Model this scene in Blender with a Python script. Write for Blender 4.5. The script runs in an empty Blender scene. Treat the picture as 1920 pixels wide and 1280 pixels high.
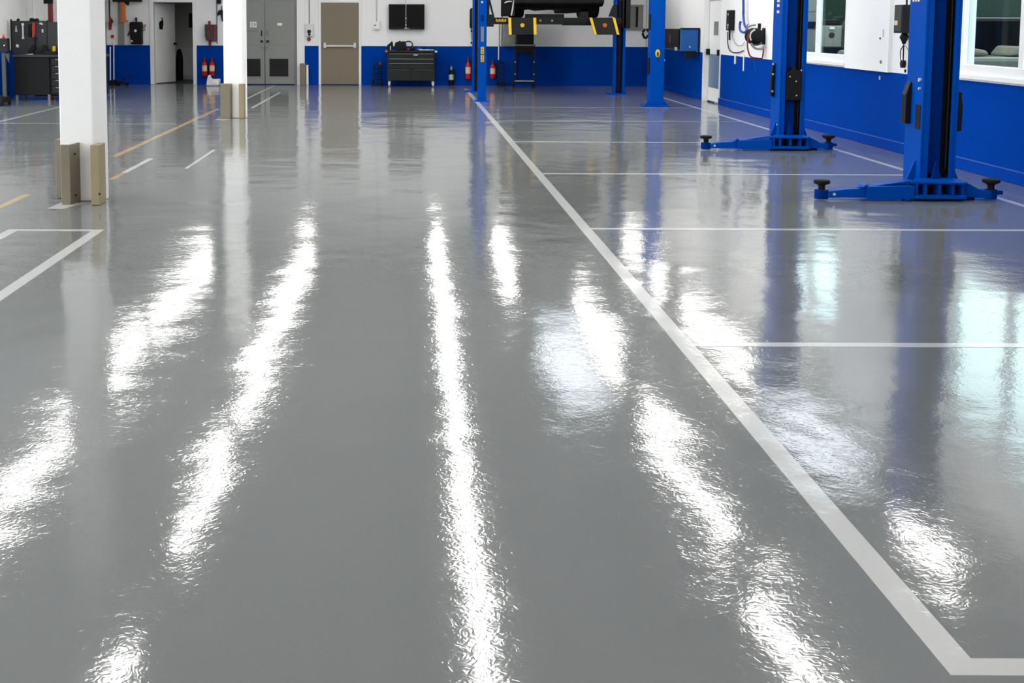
import bpy, bmesh, math, random
from mathutils import Vector, Matrix
random.seed(7)
C = bpy.context.scene.collection
PI = math.pi
# ------------------------------------------------------------------ camera model (used to read real positions off the photo)
FL = 2300.0; CX, CY = 764.0, 262.0; TILT = math.atan(222/2300); ROLL = .0035; EYE = 1.6
ct, st = math.cos(TILT), math.sin(TILT)
def ray(x, y):
    u, v = x-CX, y-CY
    a = (u*math.cos(ROLL)+v*math.sin(ROLL))/FL; b = -(-u*math.sin(ROLL)+v*math.cos(ROLL))/FL
    return a, ct+b*st, -st+b*ct
def on_floor(x, y, z=0.0):
    d = ray(x, y); t = (z-EYE)/d[2]; return Vector((d[0]*t, d[1]*t, z))
def at_y(x, y, Y):
    d = ray(x, y); t = Y/d[1]; return Vector((d[0]*t, Y, EYE+d[2]*t))
def at_x(x, y, X):
    d = ray(x, y); t = X/d[0]; return Vector((X, d[1]*t, EYE+d[2]*t))
def rect(x0, y0, x1, y1, Y):
    a = at_y(x0, y1, Y); b = at_y(x1, y0, Y); return a.x, b.x, a.z, b.z

# ------------------------------------------------------------------ materials
def new_mat(name):
    m = bpy.data.materials.new(name); m.use_nodes = True
    nt = m.node_tree; return m, nt, nt.nodes['Principled BSDF']
def mat(name, col, rough=.5, metal=0.0, var=.06, scale=9.0, bump=0.0, spec=.35):
    m, nt, p = new_mat(name)
    tc = nt.nodes.new('ShaderNodeTexCoord'); nz = nt.nodes.new('ShaderNodeTexNoise')
    nz.inputs['Scale'].default_value = scale; nz.inputs['Detail'].default_value = 3
    nt.links.new(tc.outputs['Object'], nz.inputs['Vector'])
    mx = nt.nodes.new('ShaderNodeMix'); mx.data_type = 'RGBA'
    mx.inputs[6].default_value = (*[c*(1-var) for c in col], 1); mx.inputs[7].default_value = (*[min(1, c*(1+var)) for c in col], 1)
    nt.links.new(nz.outputs['Fac'], mx.inputs[0]); nt.links.new(mx.outputs[2], p.inputs['Base Color'])
    p.inputs['Roughness'].default_value = rough; p.inputs['Metallic'].default_value = metal; p.inputs['Specular IOR Level'].default_value = spec
    if bump:
        b = nt.nodes.new('ShaderNodeBump'); b.inputs['Strength'].default_value = bump; b.inputs['Distance'].default_value = .01
        nt.links.new(nz.outputs['Fac'], b.inputs['Height']); nt.links.new(b.outputs['Normal'], p.inputs['Normal'])
    return m
def emit(name, col, s):
    m, nt, p = new_mat(name)
    p.inputs['Base Color'].default_value = (.8, .8, .8, 1)
    p.inputs['Emission Color'].default_value = (*col, 1); p.inputs['Emission Strength'].default_value = s
    return m

WAINSCOT = .98
def wall_material(name, blue_on=True):
    m, nt, p = new_mat(name); N = nt.nodes; L = nt.links
    g = N.new('ShaderNodeNewGeometry'); sp = N.new('ShaderNodeSeparateXYZ'); L.new(g.outputs['Position'], sp.inputs[0])
    lt = N.new('ShaderNodeMath'); lt.operation = 'LESS_THAN'; lt.inputs[1].default_value = WAINSCOT; L.new(sp.outputs['Z'], lt.inputs[0])
    nz = N.new('ShaderNodeTexNoise'); nz.inputs['Scale'].default_value = 1.3; nz.inputs['Detail'].default_value = 5
    L.new(g.outputs['Position'], nz.inputs['Vector'])
    def mixc(a, b, fac):
        k = N.new('ShaderNodeMix'); k.data_type = 'RGBA'
        for s, v in ((6, a), (7, b)):
            if isinstance(v, tuple): k.inputs[s].default_value = (*v, 1)
            else: L.new(v, k.inputs[s])
        L.new(fac, k.inputs[0]); return k.outputs[2]
    white = mixc((.84, .84, .83), (.89, .89, .885), nz.outputs['Fac'])
    blue = mixc((.0001, .041, .30), (.0001, .049, .35), nz.outputs['Fac'])
    L.new(mixc(white, blue, lt.outputs[0]) if blue_on else white, p.inputs['Base Color'])
    p.inputs['Roughness'].default_value = .45; p.inputs['Specular IOR Level'].default_value = .01
    # painted block courses: y/x run and z mapped into a brick bump
    ad = N.new('ShaderNodeMath'); ad.operation = 'ADD'; L.new(sp.outputs['X'], ad.inputs[0]); L.new(sp.outputs['Y'], ad.inputs[1])
    cb = N.new('ShaderNodeCombineXYZ'); L.new(ad.outputs[0], cb.inputs[0]); L.new(sp.outputs['Z'], cb.inputs[1])
    br = N.new('ShaderNodeTexBrick'); br.inputs['Scale'].default_value = 1; br.inputs['Brick Width'].default_value = .4
    br.inputs['Row Height'].default_value = .2; br.inputs['Mortar Size'].default_value = .006; L.new(cb.outputs[0], br.inputs['Vector'])
    bp = N.new('ShaderNodeBump'); bp.invert = True; bp.inputs['Strength'].default_value = .25; bp.inputs['Distance'].default_value = .004
    L.new(br.outputs['Fac'], bp.inputs['Height']); L.new(bp.outputs['Normal'], p.inputs['Normal'])
    return m

def epoxy(name, c1, c2, rough=.08, patch=.45):
    m, nt, p = new_mat(name); N = nt.nodes; L = nt.links
    g = N.new('ShaderNodeNewGeometry')
    def noise(scale, det, dist=0.0):
        n = N.new('ShaderNodeTexNoise'); n.inputs['Scale'].default_value = scale; n.inputs['Detail'].default_value = det
        n.inputs['Distortion'].default_value = dist; L.new(g.outputs['Position'], n.inputs['Vector']); return n.outputs['Fac']
    k = N.new('ShaderNodeMix'); k.data_type = 'RGBA'; k.inputs[6].default_value = (*c1, 1); k.inputs[7].default_value = (*c2, 1)
    L.new(noise(patch, 6), k.inputs[0]); L.new(k.outputs[2], p.inputs['Base Color'])
    p.inputs['Roughness'].default_value = rough; p.inputs['IOR'].default_value = 1.6
    nrm = None
    for sc, det, ds, d in ((.85, 2, .4, .013), (5, 2, .0, .0014), (30, 1, 1.8, .00036)):   # slab waves, roller waves, orange peel
        b = N.new('ShaderNodeBump'); b.inputs['Strength'].default_value = 1; b.inputs['Distance'].default_value = d
        L.new(noise(sc, det, ds), b.inputs['Height'])
        if nrm: L.new(nrm, b.inputs['Normal'])
        nrm = b.outputs['Normal']
    L.new(nrm, p.inputs['Normal'])
    return m

M = dict(
 floor=epoxy('floor epoxy', (.176, .187, .185), (.202, .210, .207)),
 line=epoxy('line paint', (.55, .55, .545), (.60, .60, .59), .14),
 faint=epoxy('worn line paint', (.30, .30, .30), (.48, .48, .47), .14),
 yellow_line=epoxy('yellow line paint', (.46, .27, .03), (.52, .45, .32), .12, 3.0),
 wall=wall_material('wall paint'), wall_white=wall_material('white wall paint', False),
 ceiling=mat('ceiling paint', (.80, .80, .79), .8),
 white=mat('white paint', (.87, .865, .855), .45, var=.02), white_gloss=mat('white frame', (.84, .84, .83), .3, var=.02),
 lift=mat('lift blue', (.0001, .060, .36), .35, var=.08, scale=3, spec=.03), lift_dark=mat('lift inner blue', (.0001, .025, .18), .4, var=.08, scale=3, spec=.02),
 skirt=mat('blue skirting paint', (.0001, .046, .35), .4, spec=.02),
 black=mat('black plastic', (.005, .005, .0055), .5, spec=.2), black_gloss=mat('black gloss', (.004, .004, .005), .1, spec=.12),
 rubber=mat('rubber', (.007, .007, .007), .8, bump=.3, scale=40, spec=.2), dark=mat('dark grey paint', (.0095, .010, .010), .45, spec=.2),
 chest=mat('charcoal enamel', (.016, .0175, .018), .4, spec=.2), bench=mat('bench grey', (.0085, .009, .009), .45, spec=.15), peg=mat('pegboard grey', (.040, .042, .043), .5, spec=.3),
 grey=mat('door grey', (.24, .245, .228), .4, var=.03), grey_dark=mat('frame grey', (.19, .195, .195), .4),
 tan=mat('tan enamel', (.205, .165, .114), .42, var=.04), bronze=mat('bronze plate', (.195, .168, .118), .45, 0, .1, 4),
 brass=mat('brass plate', (.30, .245, .145), .4, 0, .15, 5), steel=mat('brushed steel', (.55, .55, .54), .3, .9), silver=mat('silver paint', (.6, .6, .58), .4, .3),
 red=mat('red enamel', (.50, .012, .012), .3), dark_red=mat('dark red', (.20, .012, .012), .4), orange=mat('orange enamel', (.60, .13, .008), .35),
 yellow=mat('yellow paint', (.75, .48, .015), .4), cream=mat('cream label', (.75, .55, .36), .5), paper=mat('paper', (.82, .82, .80), .6),
 cabinet_blue=mat('cabinet blue', (.006, .10, .36), .3), steel_blue=mat('kick plate steel blue', (.13, .21, .32), .35, var=.03),
 apron=mat('apron concrete', (.35, .35, .34), .8), bead=mat('skirting highlight', (.045, .13, .45), .4), hose_blue=mat('hose blue', (.008, .045, .26), .4), car=mat('car underside black', (.0025, .0025, .0025), .7, spec=.1), rim=mat('rim', (.55, .55, .55), .3, .7),  # bead: lighter blue for the highlight painted along the skirting edge
 hall=mat('hall paint', (.62, .62, .58), .6), hall_floor=mat('hall floor', (.06, .06, .06), .4), hall_dado=mat('hall dado', (.8, .82, .82), .6),
 lamp=emit('lamp diffuser', (1.0, .98, .94), 10.5), day=emit('daylight panel', (.86, .93, 1.0), 1.5),
 hedge=mat('hedge leaves', (.012, .032, .022), .7, bump=1, scale=14), yard=mat('yard asphalt', (.05, .05, .05), .8), yard_wall=mat('yard wall', (.2, .2, .18), .7),
 olive=mat('olive body', (.095, .10, .085), .35), seat=mat('seat fabric', (.15, .135, .105), .8),
)
gm, gnt, gp = new_mat('window glass')
gmx = gnt.nodes.new('ShaderNodeMixShader'); gtr = gnt.nodes.new('ShaderNodeBsdfTransparent'); ggl = gnt.nodes.new('ShaderNodeBsdfGlossy')
gtr.inputs[0].default_value = (.72, .80, .78, 1); ggl.inputs['Roughness'].default_value = .02
gfr = gnt.nodes.new('ShaderNodeLayerWeight'); gpw = gnt.nodes.new('ShaderNodeMath'); gpw.operation = 'POWER'; gpw.inputs[1].default_value = 5
gml = gnt.nodes.new('ShaderNodeMath'); gml.operation = 'MULTIPLY_ADD'; gml.inputs[1].default_value = .22; gml.inputs[2].default_value = .012
gnt.links.new(gfr.outputs['Facing'], gpw.inputs[0]); gnt.links.new(gpw.outputs[0], gml.inputs[0]); gnt.links.new(gml.outputs[0], gmx.inputs[0]); gnt.links.new(gtr.outputs[0], gmx.inputs[1]); gnt.links.new(ggl.outputs[0], gmx.inputs[2])
gnt.links.new(gmx.outputs[0], gnt.nodes['Material Output'].inputs['Surface']); M['glass'] = gm

# ------------------------------------------------------------------ mesh helpers
class B:
    def __init__(s): s.bm = bmesh.new()
    def box(s, x0, x1, y0, y1, z0, z1):
        x0, x1 = sorted((x0, x1)); y0, y1 = sorted((y0, y1)); z0, z1 = sorted((z0, z1))
        v = [s.bm.verts.new((x, y, z)) for z in (z0, z1) for x, y in ((x0, y0), (x1, y0), (x1, y1), (x0, y1))]
        for f in ((3, 2, 1, 0), (4, 5, 6, 7), (0, 1, 5, 4), (1, 2, 6, 5), (2, 3, 7, 6), (3, 0, 4, 7)): s.bm.faces.new([v[i] for i in f])
        return s
    def prism(s, poly, axis, a, b):            # poly of 2-D points in the other two axes
        def pt(p, t): return {'x': (t, p[0], p[1]), 'y': (p[0], t, p[1]), 'z': (p[0], p[1], t)}[axis]
        A = [s.bm.verts.new(pt(p, a)) for p in poly]; Bv = [s.bm.verts.new(pt(p, b)) for p in poly]; n = len(poly)
        s.bm.faces.new(A); s.bm.faces.new(Bv[::-1])
        for i in range(n): s.bm.faces.new((A[i], Bv[i], Bv[(i+1) % n], A[(i+1) % n]))
        return s
    def rings(s, pts, rad, n=10, caps=True):
        pts = [Vector(p) for p in pts]; rs = []
        up = Vector((0, 0, 1))
        for i, p in enumerate(pts):
            d = (pts[min(i+1, len(pts)-1)]-pts[max(i-1, 0)])
            d = d.normalized() if d.length > 1e-9 else Vector((0, 0, 1))
            u = d.cross(up if abs(d.z) < .95 else Vector((1, 0, 0))).normalized(); w = d.cross(u)
            r = rad[i] if isinstance(rad, (list, tuple)) else rad
            rs.append([s.bm.verts.new(p+(u*math.cos(2*PI*k/n)+w*math.sin(2*PI*k/n))*max(r, 1e-4)) for k in range(n)])
        for a, b in zip(rs, rs[1:]):
            for k in range(n): s.bm.faces.new((a[k], a[(k+1) % n], b[(k+1) % n], b[k]))
        if caps: s.bm.faces.new(rs[0][::-1]); s.bm.faces.new(rs[-1])
        return s
    def cyl(s, p, q, r, r2=None, n=16): return s.rings([p, q], [r, r if r2 is None else r2], n)
    def lathe(s, prof, c=(0, 0, 0), axis='z', n=20):
        ax = {'x': Vector((1, 0, 0)), 'y': Vector((0, 1, 0)), 'z': Vector((0, 0, 1))}[axis]
        u = Vector((0, 1, 0)) if axis == 'x' else Vector((1, 0, 0)); w = ax.cross(u); c = Vector(c)
        rs = [[s.bm.verts.new(c+ax*h+(u*math.cos(2*PI*k/n)+w*math.sin(2*PI*k/n))*max(r, 1e-4)) for k in range(n)] for r, h in prof]
        for a, b in zip(rs, rs[1:]):
            for k in range(n): s.bm.faces.new((a[k], a[(k+1) % n], b[(k+1) % n], b[k]))
        s.bm.faces.new(rs[0][::-1]); s.bm.faces.new(rs[-1]); return s
    def tube(s, pts, r, n=8, sub=6):            # smooth tube through points
        P = [Vector(p) for p in pts]; out = []
        for i in range(len(P)-1):
            a, b, c, d = P[max(i-1, 0)], P[i], P[i+1], P[min(i+2, len(P)-1)]
            for k in range(sub):
                t = k/sub
                out.append(.5*((2*b)+(c-a)*t+(2*a-5*b+4*c-d)*t*t+(3*b-a-3*c+d)*t**3))
        out.append(P[-1]); return s.rings(out, r, n)
    def build(s, name, m, parent=None, bevel=0, smooth=False, loc=None):
        bmesh.ops.recalc_face_normals(s.bm, faces=s.bm.faces)
        me = bpy.data.meshes.new(name); s.bm.to_mesh(me); s.bm.free()
        me.materials.append(M[m] if isinstance(m, str) else m)
        o = bpy.data.objects.new(name, me); C.objects.link(o)
        if parent: o.parent = parent
        if loc: o.location = loc
        if bevel:
            b = o.modifiers.new('bevel', 'BEVEL'); b.width = bevel; b.segments = 2; b.limit_method = 'ANGLE'; b.angle_limit = .7
        if smooth:
            for f in me.polygons: f.use_smooth = True
            me.set_sharp_from_angle(angle=.7)
        return o
def tag(o, label, cat, group=None, kind=None):
    o['label'] = label; o['category'] = cat
    if group: o['group'] = group
    if kind: o['kind'] = kind
    return o
def thing(name, label, cat, loc=(0, 0, 0), rz=0, group=None, kind=None):
    o = bpy.data.objects.new(name, None); C.objects.link(o); o.location = loc; o.rotation_euler.z = rz; o.empty_display_size = .1
    return tag(o, label, cat, group, kind)
def dup(root, loc, label=None, rz=None):
    def rec(o, par):
        c = o.copy(); C.objects.link(c)
        if par: c.parent = par
        for ch in o.children: rec(ch, c)
        return c
    r = rec(root, None); r.location = loc
    if rz is not None: r.rotation_euler.z = rz
    if label: r['label'] = label
    return r

# ------------------------------------------------------------------ room shell
YB, XR, XL, YF, CEIL = 30.9, 6.1, -8.2, -8.0, 4.4
def S(name, b, m, label, cat, bevel=0): return tag(b.build(name, m, None, bevel), label, cat, kind='structure')
S('floor', B().box(XL-.3, XR+.14, YF-.3, YB+.2, -.2, 0), 'floor', 'glossy grey epoxy floor of the workshop', 'floor')
S('ceiling', B().box(XL-.3, XR+.14, YF-.3, YB+.2, CEIL, CEIL+.2), 'ceiling', 'grey workshop ceiling above the lights', 'ceiling')
# back wall with the open doorway at the left
dx0, dx1, _, dz1 = rect(288, 3, 363, 157, YB)
bw = B().box(XL-.3, dx0, YB, YB+.2, 0, CEIL).box(dx1, XR+.14, YB, YB+.2, 0, CEIL).box(dx0, dx1, YB, YB+.2, dz1, CEIL)
S('wall_back', bw, 'wall', 'far white wall with a blue painted lower band', 'wall')
S('wall_front', B().box(XL-.3, XR+.14, YF-.2, YF, 0, CEIL), 'wall_white', 'plain white wall facing the far wall', 'wall')
ADDED_BAYS = [(-2.6, 2.4), (4.0, 9.4), (11.0, 16.4), (17.8, 23.3)]      # unseen vehicle doorways added along the left wall to let daylight in
lw = B(); ys = [YF]+[k for b in ADDED_BAYS for k in b]+[YB]
for a, b in zip(ys[::2], ys[1::2]): lw.box(XL-.2, XL, a, b, 0, CEIL)
for a, b in ADDED_BAYS: lw.box(XL-.2, XL, a, b, 3.7, CEIL)
S('wall_left', lw, 'wall', 'white and blue side wall behind the workbench', 'wall')
S('wall_corner', B().box(XL, -7.54, 30.5, YB, 0, CEIL), 'wall', 'white and blue wall jog in the far corner', 'wall')
W1, W2 = (at_x(1587, 60, XR-.025).y, 19.6), (10.2, at_x(1801, 60, XR-.025).y)            # window openings along the right wall
SILL, HEAD = 1.0, 2.75
D4 = (24.0, 24.92)                               # door in the right wall
rw = B()
for y0, y1 in ((YF, W2[0]), (W2[1], W1[0]), (W1[1], D4[0]), (D4[1], YB+.2)): rw.box(XR, XR+.14, y0, y1, 0, CEIL)
for y0, y1 in (W1, W2): rw.box(XR, XR+.14, y0, y1, 0, SILL).box(XR, XR+.14, y0, y1, HEAD, CEIL)
rw.box(XR, XR+.14, *D4, 2.06, CEIL)
S('wall_right', rw, 'wall', 'white and blue block wall with the windows', 'wall')
bbr = S('baseboard_right', B().box(XR-.022, XR, YF, D4[0]-.02, 0, .125).box(XR-.022, XR, D4[1]+.1, YB, 0, .125), 'skirt', 'blue skirting along the window wall', 'baseboard', .008)
B().box(XR-.026, XR-.0005, YF, D4[0]-.02, .126, .134).build('edge_highlight', 'bead', bbr)  # lighter strip painted in as the highlight on the skirting's top edge
gx0, gx1 = at_y(455, 90, YB).x, at_y(557, 90, YB).x
bx0, bx1 = at_y(602, 90, YB).x, at_y(673, 90, YB).x
S('baseboard_back', B().box(-7.54, dx0-.06, YB-.012, YB, 0, .12).box(dx1+.06, gx0-.03, YB-.012, YB, 0, .12).box(gx1+.2, bx0-.05, YB-.012, YB, 0, .12).box(bx1+.05, XR-.022, YB-.012, YB, 0, .12),
  'skirt', 'blue skirting along the far wall', 'baseboard', .004)
# shallow white pilaster between the windows
S('trim_1', B().box(XR-.05, XR, at_x(1667, 60, XR-.05).y, W1[0]-.04, WAINSCOT, CEIL), 'wall_white', 'shallow white wall step beside the narrow window', 'trim')
# white strip right of the grey double door
S('trim_2', B().box(gx1, gx1+.19, YB-.02, YB, 0, 2.6), 'white', 'white jamb strip beside the grey double door', 'trim')

for k, (a, b) in enumerate(ADDED_BAYS):
    t = thing('door_%d' % (k+5), 'unseen open vehicle doorway added in the side wall to let daylight in', 'door', (XL, a, 0), group='added unseen doorways', kind='structure')
    f = B().box(-.22, .03, 0, .10, 0, 3.7).box(-.22, .03, b-a-.10, b-a, 0, 3.7).box(-.22, .03, .10, b-a-.10, 3.6, 3.7).build('door_frame', 'grey', t, .006)
    B().lathe([(.02, .0), (.16, .0), (.16, b-a-.2), (.02, b-a-.2)], (.10, .1, 3.88), 'y', 18).build('rolled_shutter', 'grey', t, smooth=True)
S('ground_side', B().box(XL-30, XL-.2, -30, 45, -.25, -.02), 'apron', 'pale concrete apron added outside the unseen doorways to bounce daylight', 'ground')  # ground added outside the unseen doorways, bounces daylight into the room
# ------------------------------------------------------------------ windows
def window(name, y0, y1, mulls, label):
    t = thing(name, label, 'window', (XR, y0, SILL), kind='structure')
    f = B(); L = y1-y0; Hh = HEAD-SILL; z0 = .10
    f.box(-.025, .08, 0, L, z0-.10, z0+.055).box(-.025, .08, 0, L, Hh-.07, Hh)
    for a, b in ((0, .07), (L-.07, L)): f.box(-.025, .08, a, b, z0+.055, Hh-.07)
    f.build('window_frame', 'white_gloss', t, .006)
    for mu in mulls:
        B().box(-.02, .05, mu-y0-.045, mu-y0+.045, z0+.055, Hh-.07).build('mullion', 'white_gloss', t, .006)
    B().box(-.06, .02, -.03, L+.03, 0, .055).build('window_sill', 'white_gloss', t, .008)
    ed = [0.07]+[k for mu in mulls for k in (mu-y0-.045, mu-y0+.045)]+[L-.07]
    for a, b in zip(ed[::2], ed[1::2]): B().box(.03, .038, a, b, z0+.055, Hh-.07).build('pane', 'glass', t)
    return t
window('window_1', *W1, [at_x(1531, 60, XR-.02).y], 'white framed sliding window behind the second arm lift')
window('window_2', *W2, [at_x(1916, 60, XR-.02).y], 'large white framed window behind the closest blue lift post')

# ------------------------------------------------------------------ doors
# open white door at the far left with dark hall behind
t = thing('door_1', 'white door standing open into a dark hallway', 'door', (dx0, YB, 0), kind='structure')
w = dx1-dx0
B().box(-.07, .03, -.03, .22, 0, dz1+.05).box(w-.03, w+.06, -.03, .22, 0, dz1+.05).box(.03, w-.03, -.03, .22, dz1-.02, dz1+.06).build('door_frame', 'white_gloss', t, .006)
leaf = B().box(0, .96, 0, .045, .02, dz1-.04).build('door_leaf', 'white', t, .003, loc=(.04, .20, 0)); leaf.rotation_euler.z = math.radians(71)
h = B().cyl((.88, -.07, 1.0), (.88, 0, 1.0), .025).box(.76, .90, -.085, -.06, .985, 1.015).build('door_handle', 'black', leaf, .004)
a = math.radians(71); sx, sy = dx0+.04+.22*math.cos(a), YB+.20+.22*math.sin(a)
hk = thing('coat_hook', 'black strap hanging on a hook of the open white door', 'hook', (sx, sy, at_y(298, 54, sy).z)); hk.rotation_euler.z = a
B().prism([(-.06, 0), (.05, -.02), (.10, .12), (.08, .28), (.04, .28), (.05, .18), (-.02, .20), (-.08, .14)], 'y', -.035, -.002).build('strap', 'black', hk, .004)
B().cyl((.05, -.05, .24), (.05, -.001, .24), .012, n=8).build('hook', 'silver', hk)
# grey double doors
t = thing('door_2', 'grey metal double door with dark lower vent panels', 'door', ((gx0+gx1)/2, YB, 0), kind='structure')
hw = (gx1-gx0)/2; cx = at_y(497, 90, YB).x-(gx0+gx1)/2
B().box(-hw, -hw+.05, -.04, 0, 0, 2.25).box(hw-.06, hw, -.04, 0, 0, 2.25).box(-hw, hw, -.04, 0, 2.17, 2.25).build('door_frame', 'grey_dark', t, .004)
for sgn, x0, x1, vx0, vx1 in ((-1, -hw+.05, cx-.008, 461, 489), (1, cx+.008, hw-.06, 506, 541)):
    lf = B().box(x0, x1, -.05, 0, .02, 2.16).build('door_leaf', 'grey', t, .003)
    o0, o1, z0, z1 = rect(vx0, 110, vx1, 143, YB); o0 -= t.location.x; o1 -= t.location.x
    b = B()
    for k in range(9):
        zz = z0+(z1-z0)*(k+.5)/9; b.prism([(-.062, zz-.02), (-.058, zz-.022), (-.05, zz+.015), (-.054, zz+.017)], 'x', o0+.005, o1-.005)
    b.box(o0, o1, -.054, -.0505, z0, z1).build('vent_panel', 'black', lf)
    B().box(o0-.025, o0, -.066, -.05, z0-.025, z1+.025).box(o1, o1+.025, -.066, -.05, z0-.025, z1+.025).box(o0, o1, -.066, -.05, z1, z1+.025).box(o0, o1, -.066, -.05, z0-.025, z0).build('vent_frame', 'grey', lf)
    B().box(x0+.06, x1-.06, -.053, -.05, .99, 1.0).box(x0+.06, x1-.06, -.053, -.05, 2.09, 2.10).build('seam', 'grey_dark', lf)
    hx = cx+sgn*.075
    B().box(hx-.012, hx+.012, -.085, -.05, 1.22, 1.36).build('pull_handle', 'dark' if sgn < 0 else 'grey_dark', lf, .004)
    B().cyl((hx, -.10, 1.09), (hx, -.05, 1.09), .032, n=14).build('door_knob', 'dark', lf, smooth=True)
    B().cyl((hx-.02*sgn, -.07, .93), (hx-.02*sgn, -.05, .93), .028, n=14).build('lock', 'grey_dark', lf, smooth=True)
# notices on the double door
def sheet(name, px, m, label, cat='notice', Y=YB-.05):
    x0, x1, z0, z1 = rect(*px, Y); o = B().box(0, x1-x0, -.004, 0, 0, z1-z0).build(name, m, loc=(x0, Y, z0)); return tag(o, label, cat)
n1 = sheet('notice', (469, 41, 481, 51), 'paper', 'white square notice on the left grey door')
x0, x1, z0, z1 = rect(469, 41, 481, 51, YB-.05); wd, hg = x1-x0, z1-z0
g = B()
for a, b_, c_, d_ in ((.15, .25, .2, .8), (.15, .5, .7, .8), (.15, .5, .2, .3), (.6, .68, .2, .8), (.78, .86, .2, .8), (.6, .86, .2, .28)): g.box(wd*a, wd*b_, -.006, -.0041, hg*c_, hg*d_)
g.build('print', 'grey_dark', n1)
n1b = sheet('sign_plate', (463, 56, 483, 60), 'grey_dark', 'thin grey plate under the notice on the grey door', 'sign')
n2 = sheet('notice', (520, 43, 529, 48), 'paper', 'small white label on the right grey door')
# brown door with panic bar
t = thing('door_3', 'tan brown door with a silver push bar', 'door', ((bx0+bx1)/2, YB, 0), kind='structure')
hw = (bx1-bx0)/2; top = at_y(640, 5, YB).z
B().box(-hw-.06, -hw, -.03, 0, 0, top+.06).box(hw, hw+.06, -.03, 0, 0, top+.06).box(-hw, hw, -.03, 0, top, top+.06).build('door_frame', 'white_gloss', t, .005)
B().box(-hw, hw, -.018, 0, .02, top).build('door_leaf', 'tan', t, .003)
zb = at_y(640, 86, YB).z
pb = B().box(-hw+.1, hw-.1, -.085, -.065, zb-.022, zb+.022).build('push_bar', 'silver', t, .006)
for s in (-1, 1): B().prism([(s*(hw-.10)-.035, zb-.05), (s*(hw-.10)+.035, zb-.05), (s*(hw-.10)+.03, zb+.08), (s*(hw-.10)-.03, zb+.08)], 'y', -.09, -.018).build('bar_end', 'silver', pb, .006)
# white door in the right wall
t = thing('door_4', 'narrow white door with steel blue kick panel in the window wall', 'door', (XR, D4[0], 0), kind='structure')
dw = D4[1]-D4[0]
B().box(-.10, .1, dw, dw+.09, 0, 2.6).build('door_frame', 'white_gloss', t, .006)
B().box(-.015, .1, -.05, 0, 0, 2.1).box(-.02, .1, 0, dw, 2.04, 2.12).build('door_frame', 'white_gloss', t, .004)
lf = B().box(.0, .05, .01, dw-.01, .03, 2.03).build('door_leaf', 'white', t, .003)
B().box(-.006, 0, .06, dw-.06, .30, .97).build('kick_plate', 'steel_blue', lf, .002)
B().box(-.07, 0, dw-.11, dw-.04, .95, 1.07).build('door_handle', 'black', lf, .008)
B().box(-.05, 0, .04, .09, .95, 1.07).build('latch', 'black', lf, .008)
B().box(-.012, 0, dw*.2, dw*.55, 1.35, 1.62).build('sign_plate', 'grey', lf, .002)
# hallway behind the open door
hx0, hx1, HY = dx0-.9, dx1+.5, 33.6
S('wall_hall', B().box(hx0-.1, hx1+.1, HY, HY+.1, 0, 2.7).box(hx0-.1, hx0, YB+.2, HY, 0, 2.7).box(hx1, hx1+.1, YB+.2, HY, 0, 2.7), 'hall', 'dark grey walls of the hallway behind the open door', 'wall')
S('floor_hall', B().box(hx0-.1, hx1+.1, YB+.2, HY+.1, -.2, 0), 'hall_floor', 'dark floor of the hallway', 'floor')
S('ceiling_hall', B().box(hx0-.1, hx1+.1, YB+.2, HY+.1, 2.7, 2.8), 'hall', 'hallway ceiling', 'ceiling')
S('trim_3', B().box(hx0, hx1, HY-.02, HY, .1, at_y(340, 89, HY).z), 'hall_dado', 'lighter grey lower panel in the hallway', 'trim')
x0, x1, z0, z1 = rect(332, 92, 344, 157, 33.3)
tag(B().lathe([((x1-x0)*.42, 0), ((x1-x0)*.5, .1), ((x1-x0)*.5, z1-.25), ((x1-x0)*.38, z1-.08), (.04, z1)], n=16).build('upright_bag', 'black', loc=((x0+x1)/2, 33.2, 0), smooth=True),
    'tall black rounded bag standing in the dark hallway', 'bag')
x0, x1, z0, z1 = rect(354, 25, 361, 52, 33.58)
tag(B().box(0, x1-x0, 0, .02, 0, z1-z0).build('poster', 'black', loc=(x0, HY-.02, z0)), 'black poster on the hallway wall', 'poster')

# ------------------------------------------------------------------ pillars and corner guards
def pillar(name, poly, label):
    x, y = poly[0]
    return tag(B().prism([(p[0]-x, p[1]-y) for p in poly], 'z', 0, CEIL).build(name, 'white', bevel=.012, loc=(x, y, 0)), label, 'pillar', kind='structure')
pillar('pillar', [(-3.075, 10.80), (-2.785, 10.80), (-2.685, 10.93), (-2.765, 11.22), (-3.075, 11.22)], 'thick white pillar with one cut corner, the closer of the two')
pillar('pillar', [(-3.03, 20.2), (-2.72, 20.2), (-2.655, 20.27), (-2.70, 20.62), (-3.03, 20.62)], 'white pillar farther away, before the grey double door')
def guard(poly, h, m, label):
    t = tag(B().prism([(p[0]-poly[0][0], p[1]-poly[0][1]) for p in poly], 'z', .002, h).build('corner_guard', m, bevel=.004, loc=(poly[0][0], poly[0][1], 0)), label, 'corner guard', 'metal corner guards on the pillars')
    return t
gh = at_y(118, 271, 10.6).z
g1 = guard([(-3.01, 10.58), (-2.93, 10.58), (-2.90, 10.80), (-2.92, 10.80), (-2.945, 10.597), (-3.01, 10.597)], gh, 'bronze', 'bronze angle guard on the front left edge of the closer pillar')
for z in (.07, gh-.09): B().cyl((.09, .10, z), (.105, .097, z), .010, n=8).build('bolt', 'dark', g1)
guard([(-3.16, 10.95), (-3.077, 10.95), (-3.077, 11.12), (-3.16, 11.12)], gh*1.02, 'bronze', 'narrow bronze guard on the left side of the closer pillar')
g3 = guard([(-2.745, 10.55), (-2.67, 10.55), (-2.675, 10.80), (-2.745, 10.80)], gh, 'brass', 'brassy upright guard at the right of the closer pillar front')
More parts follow.
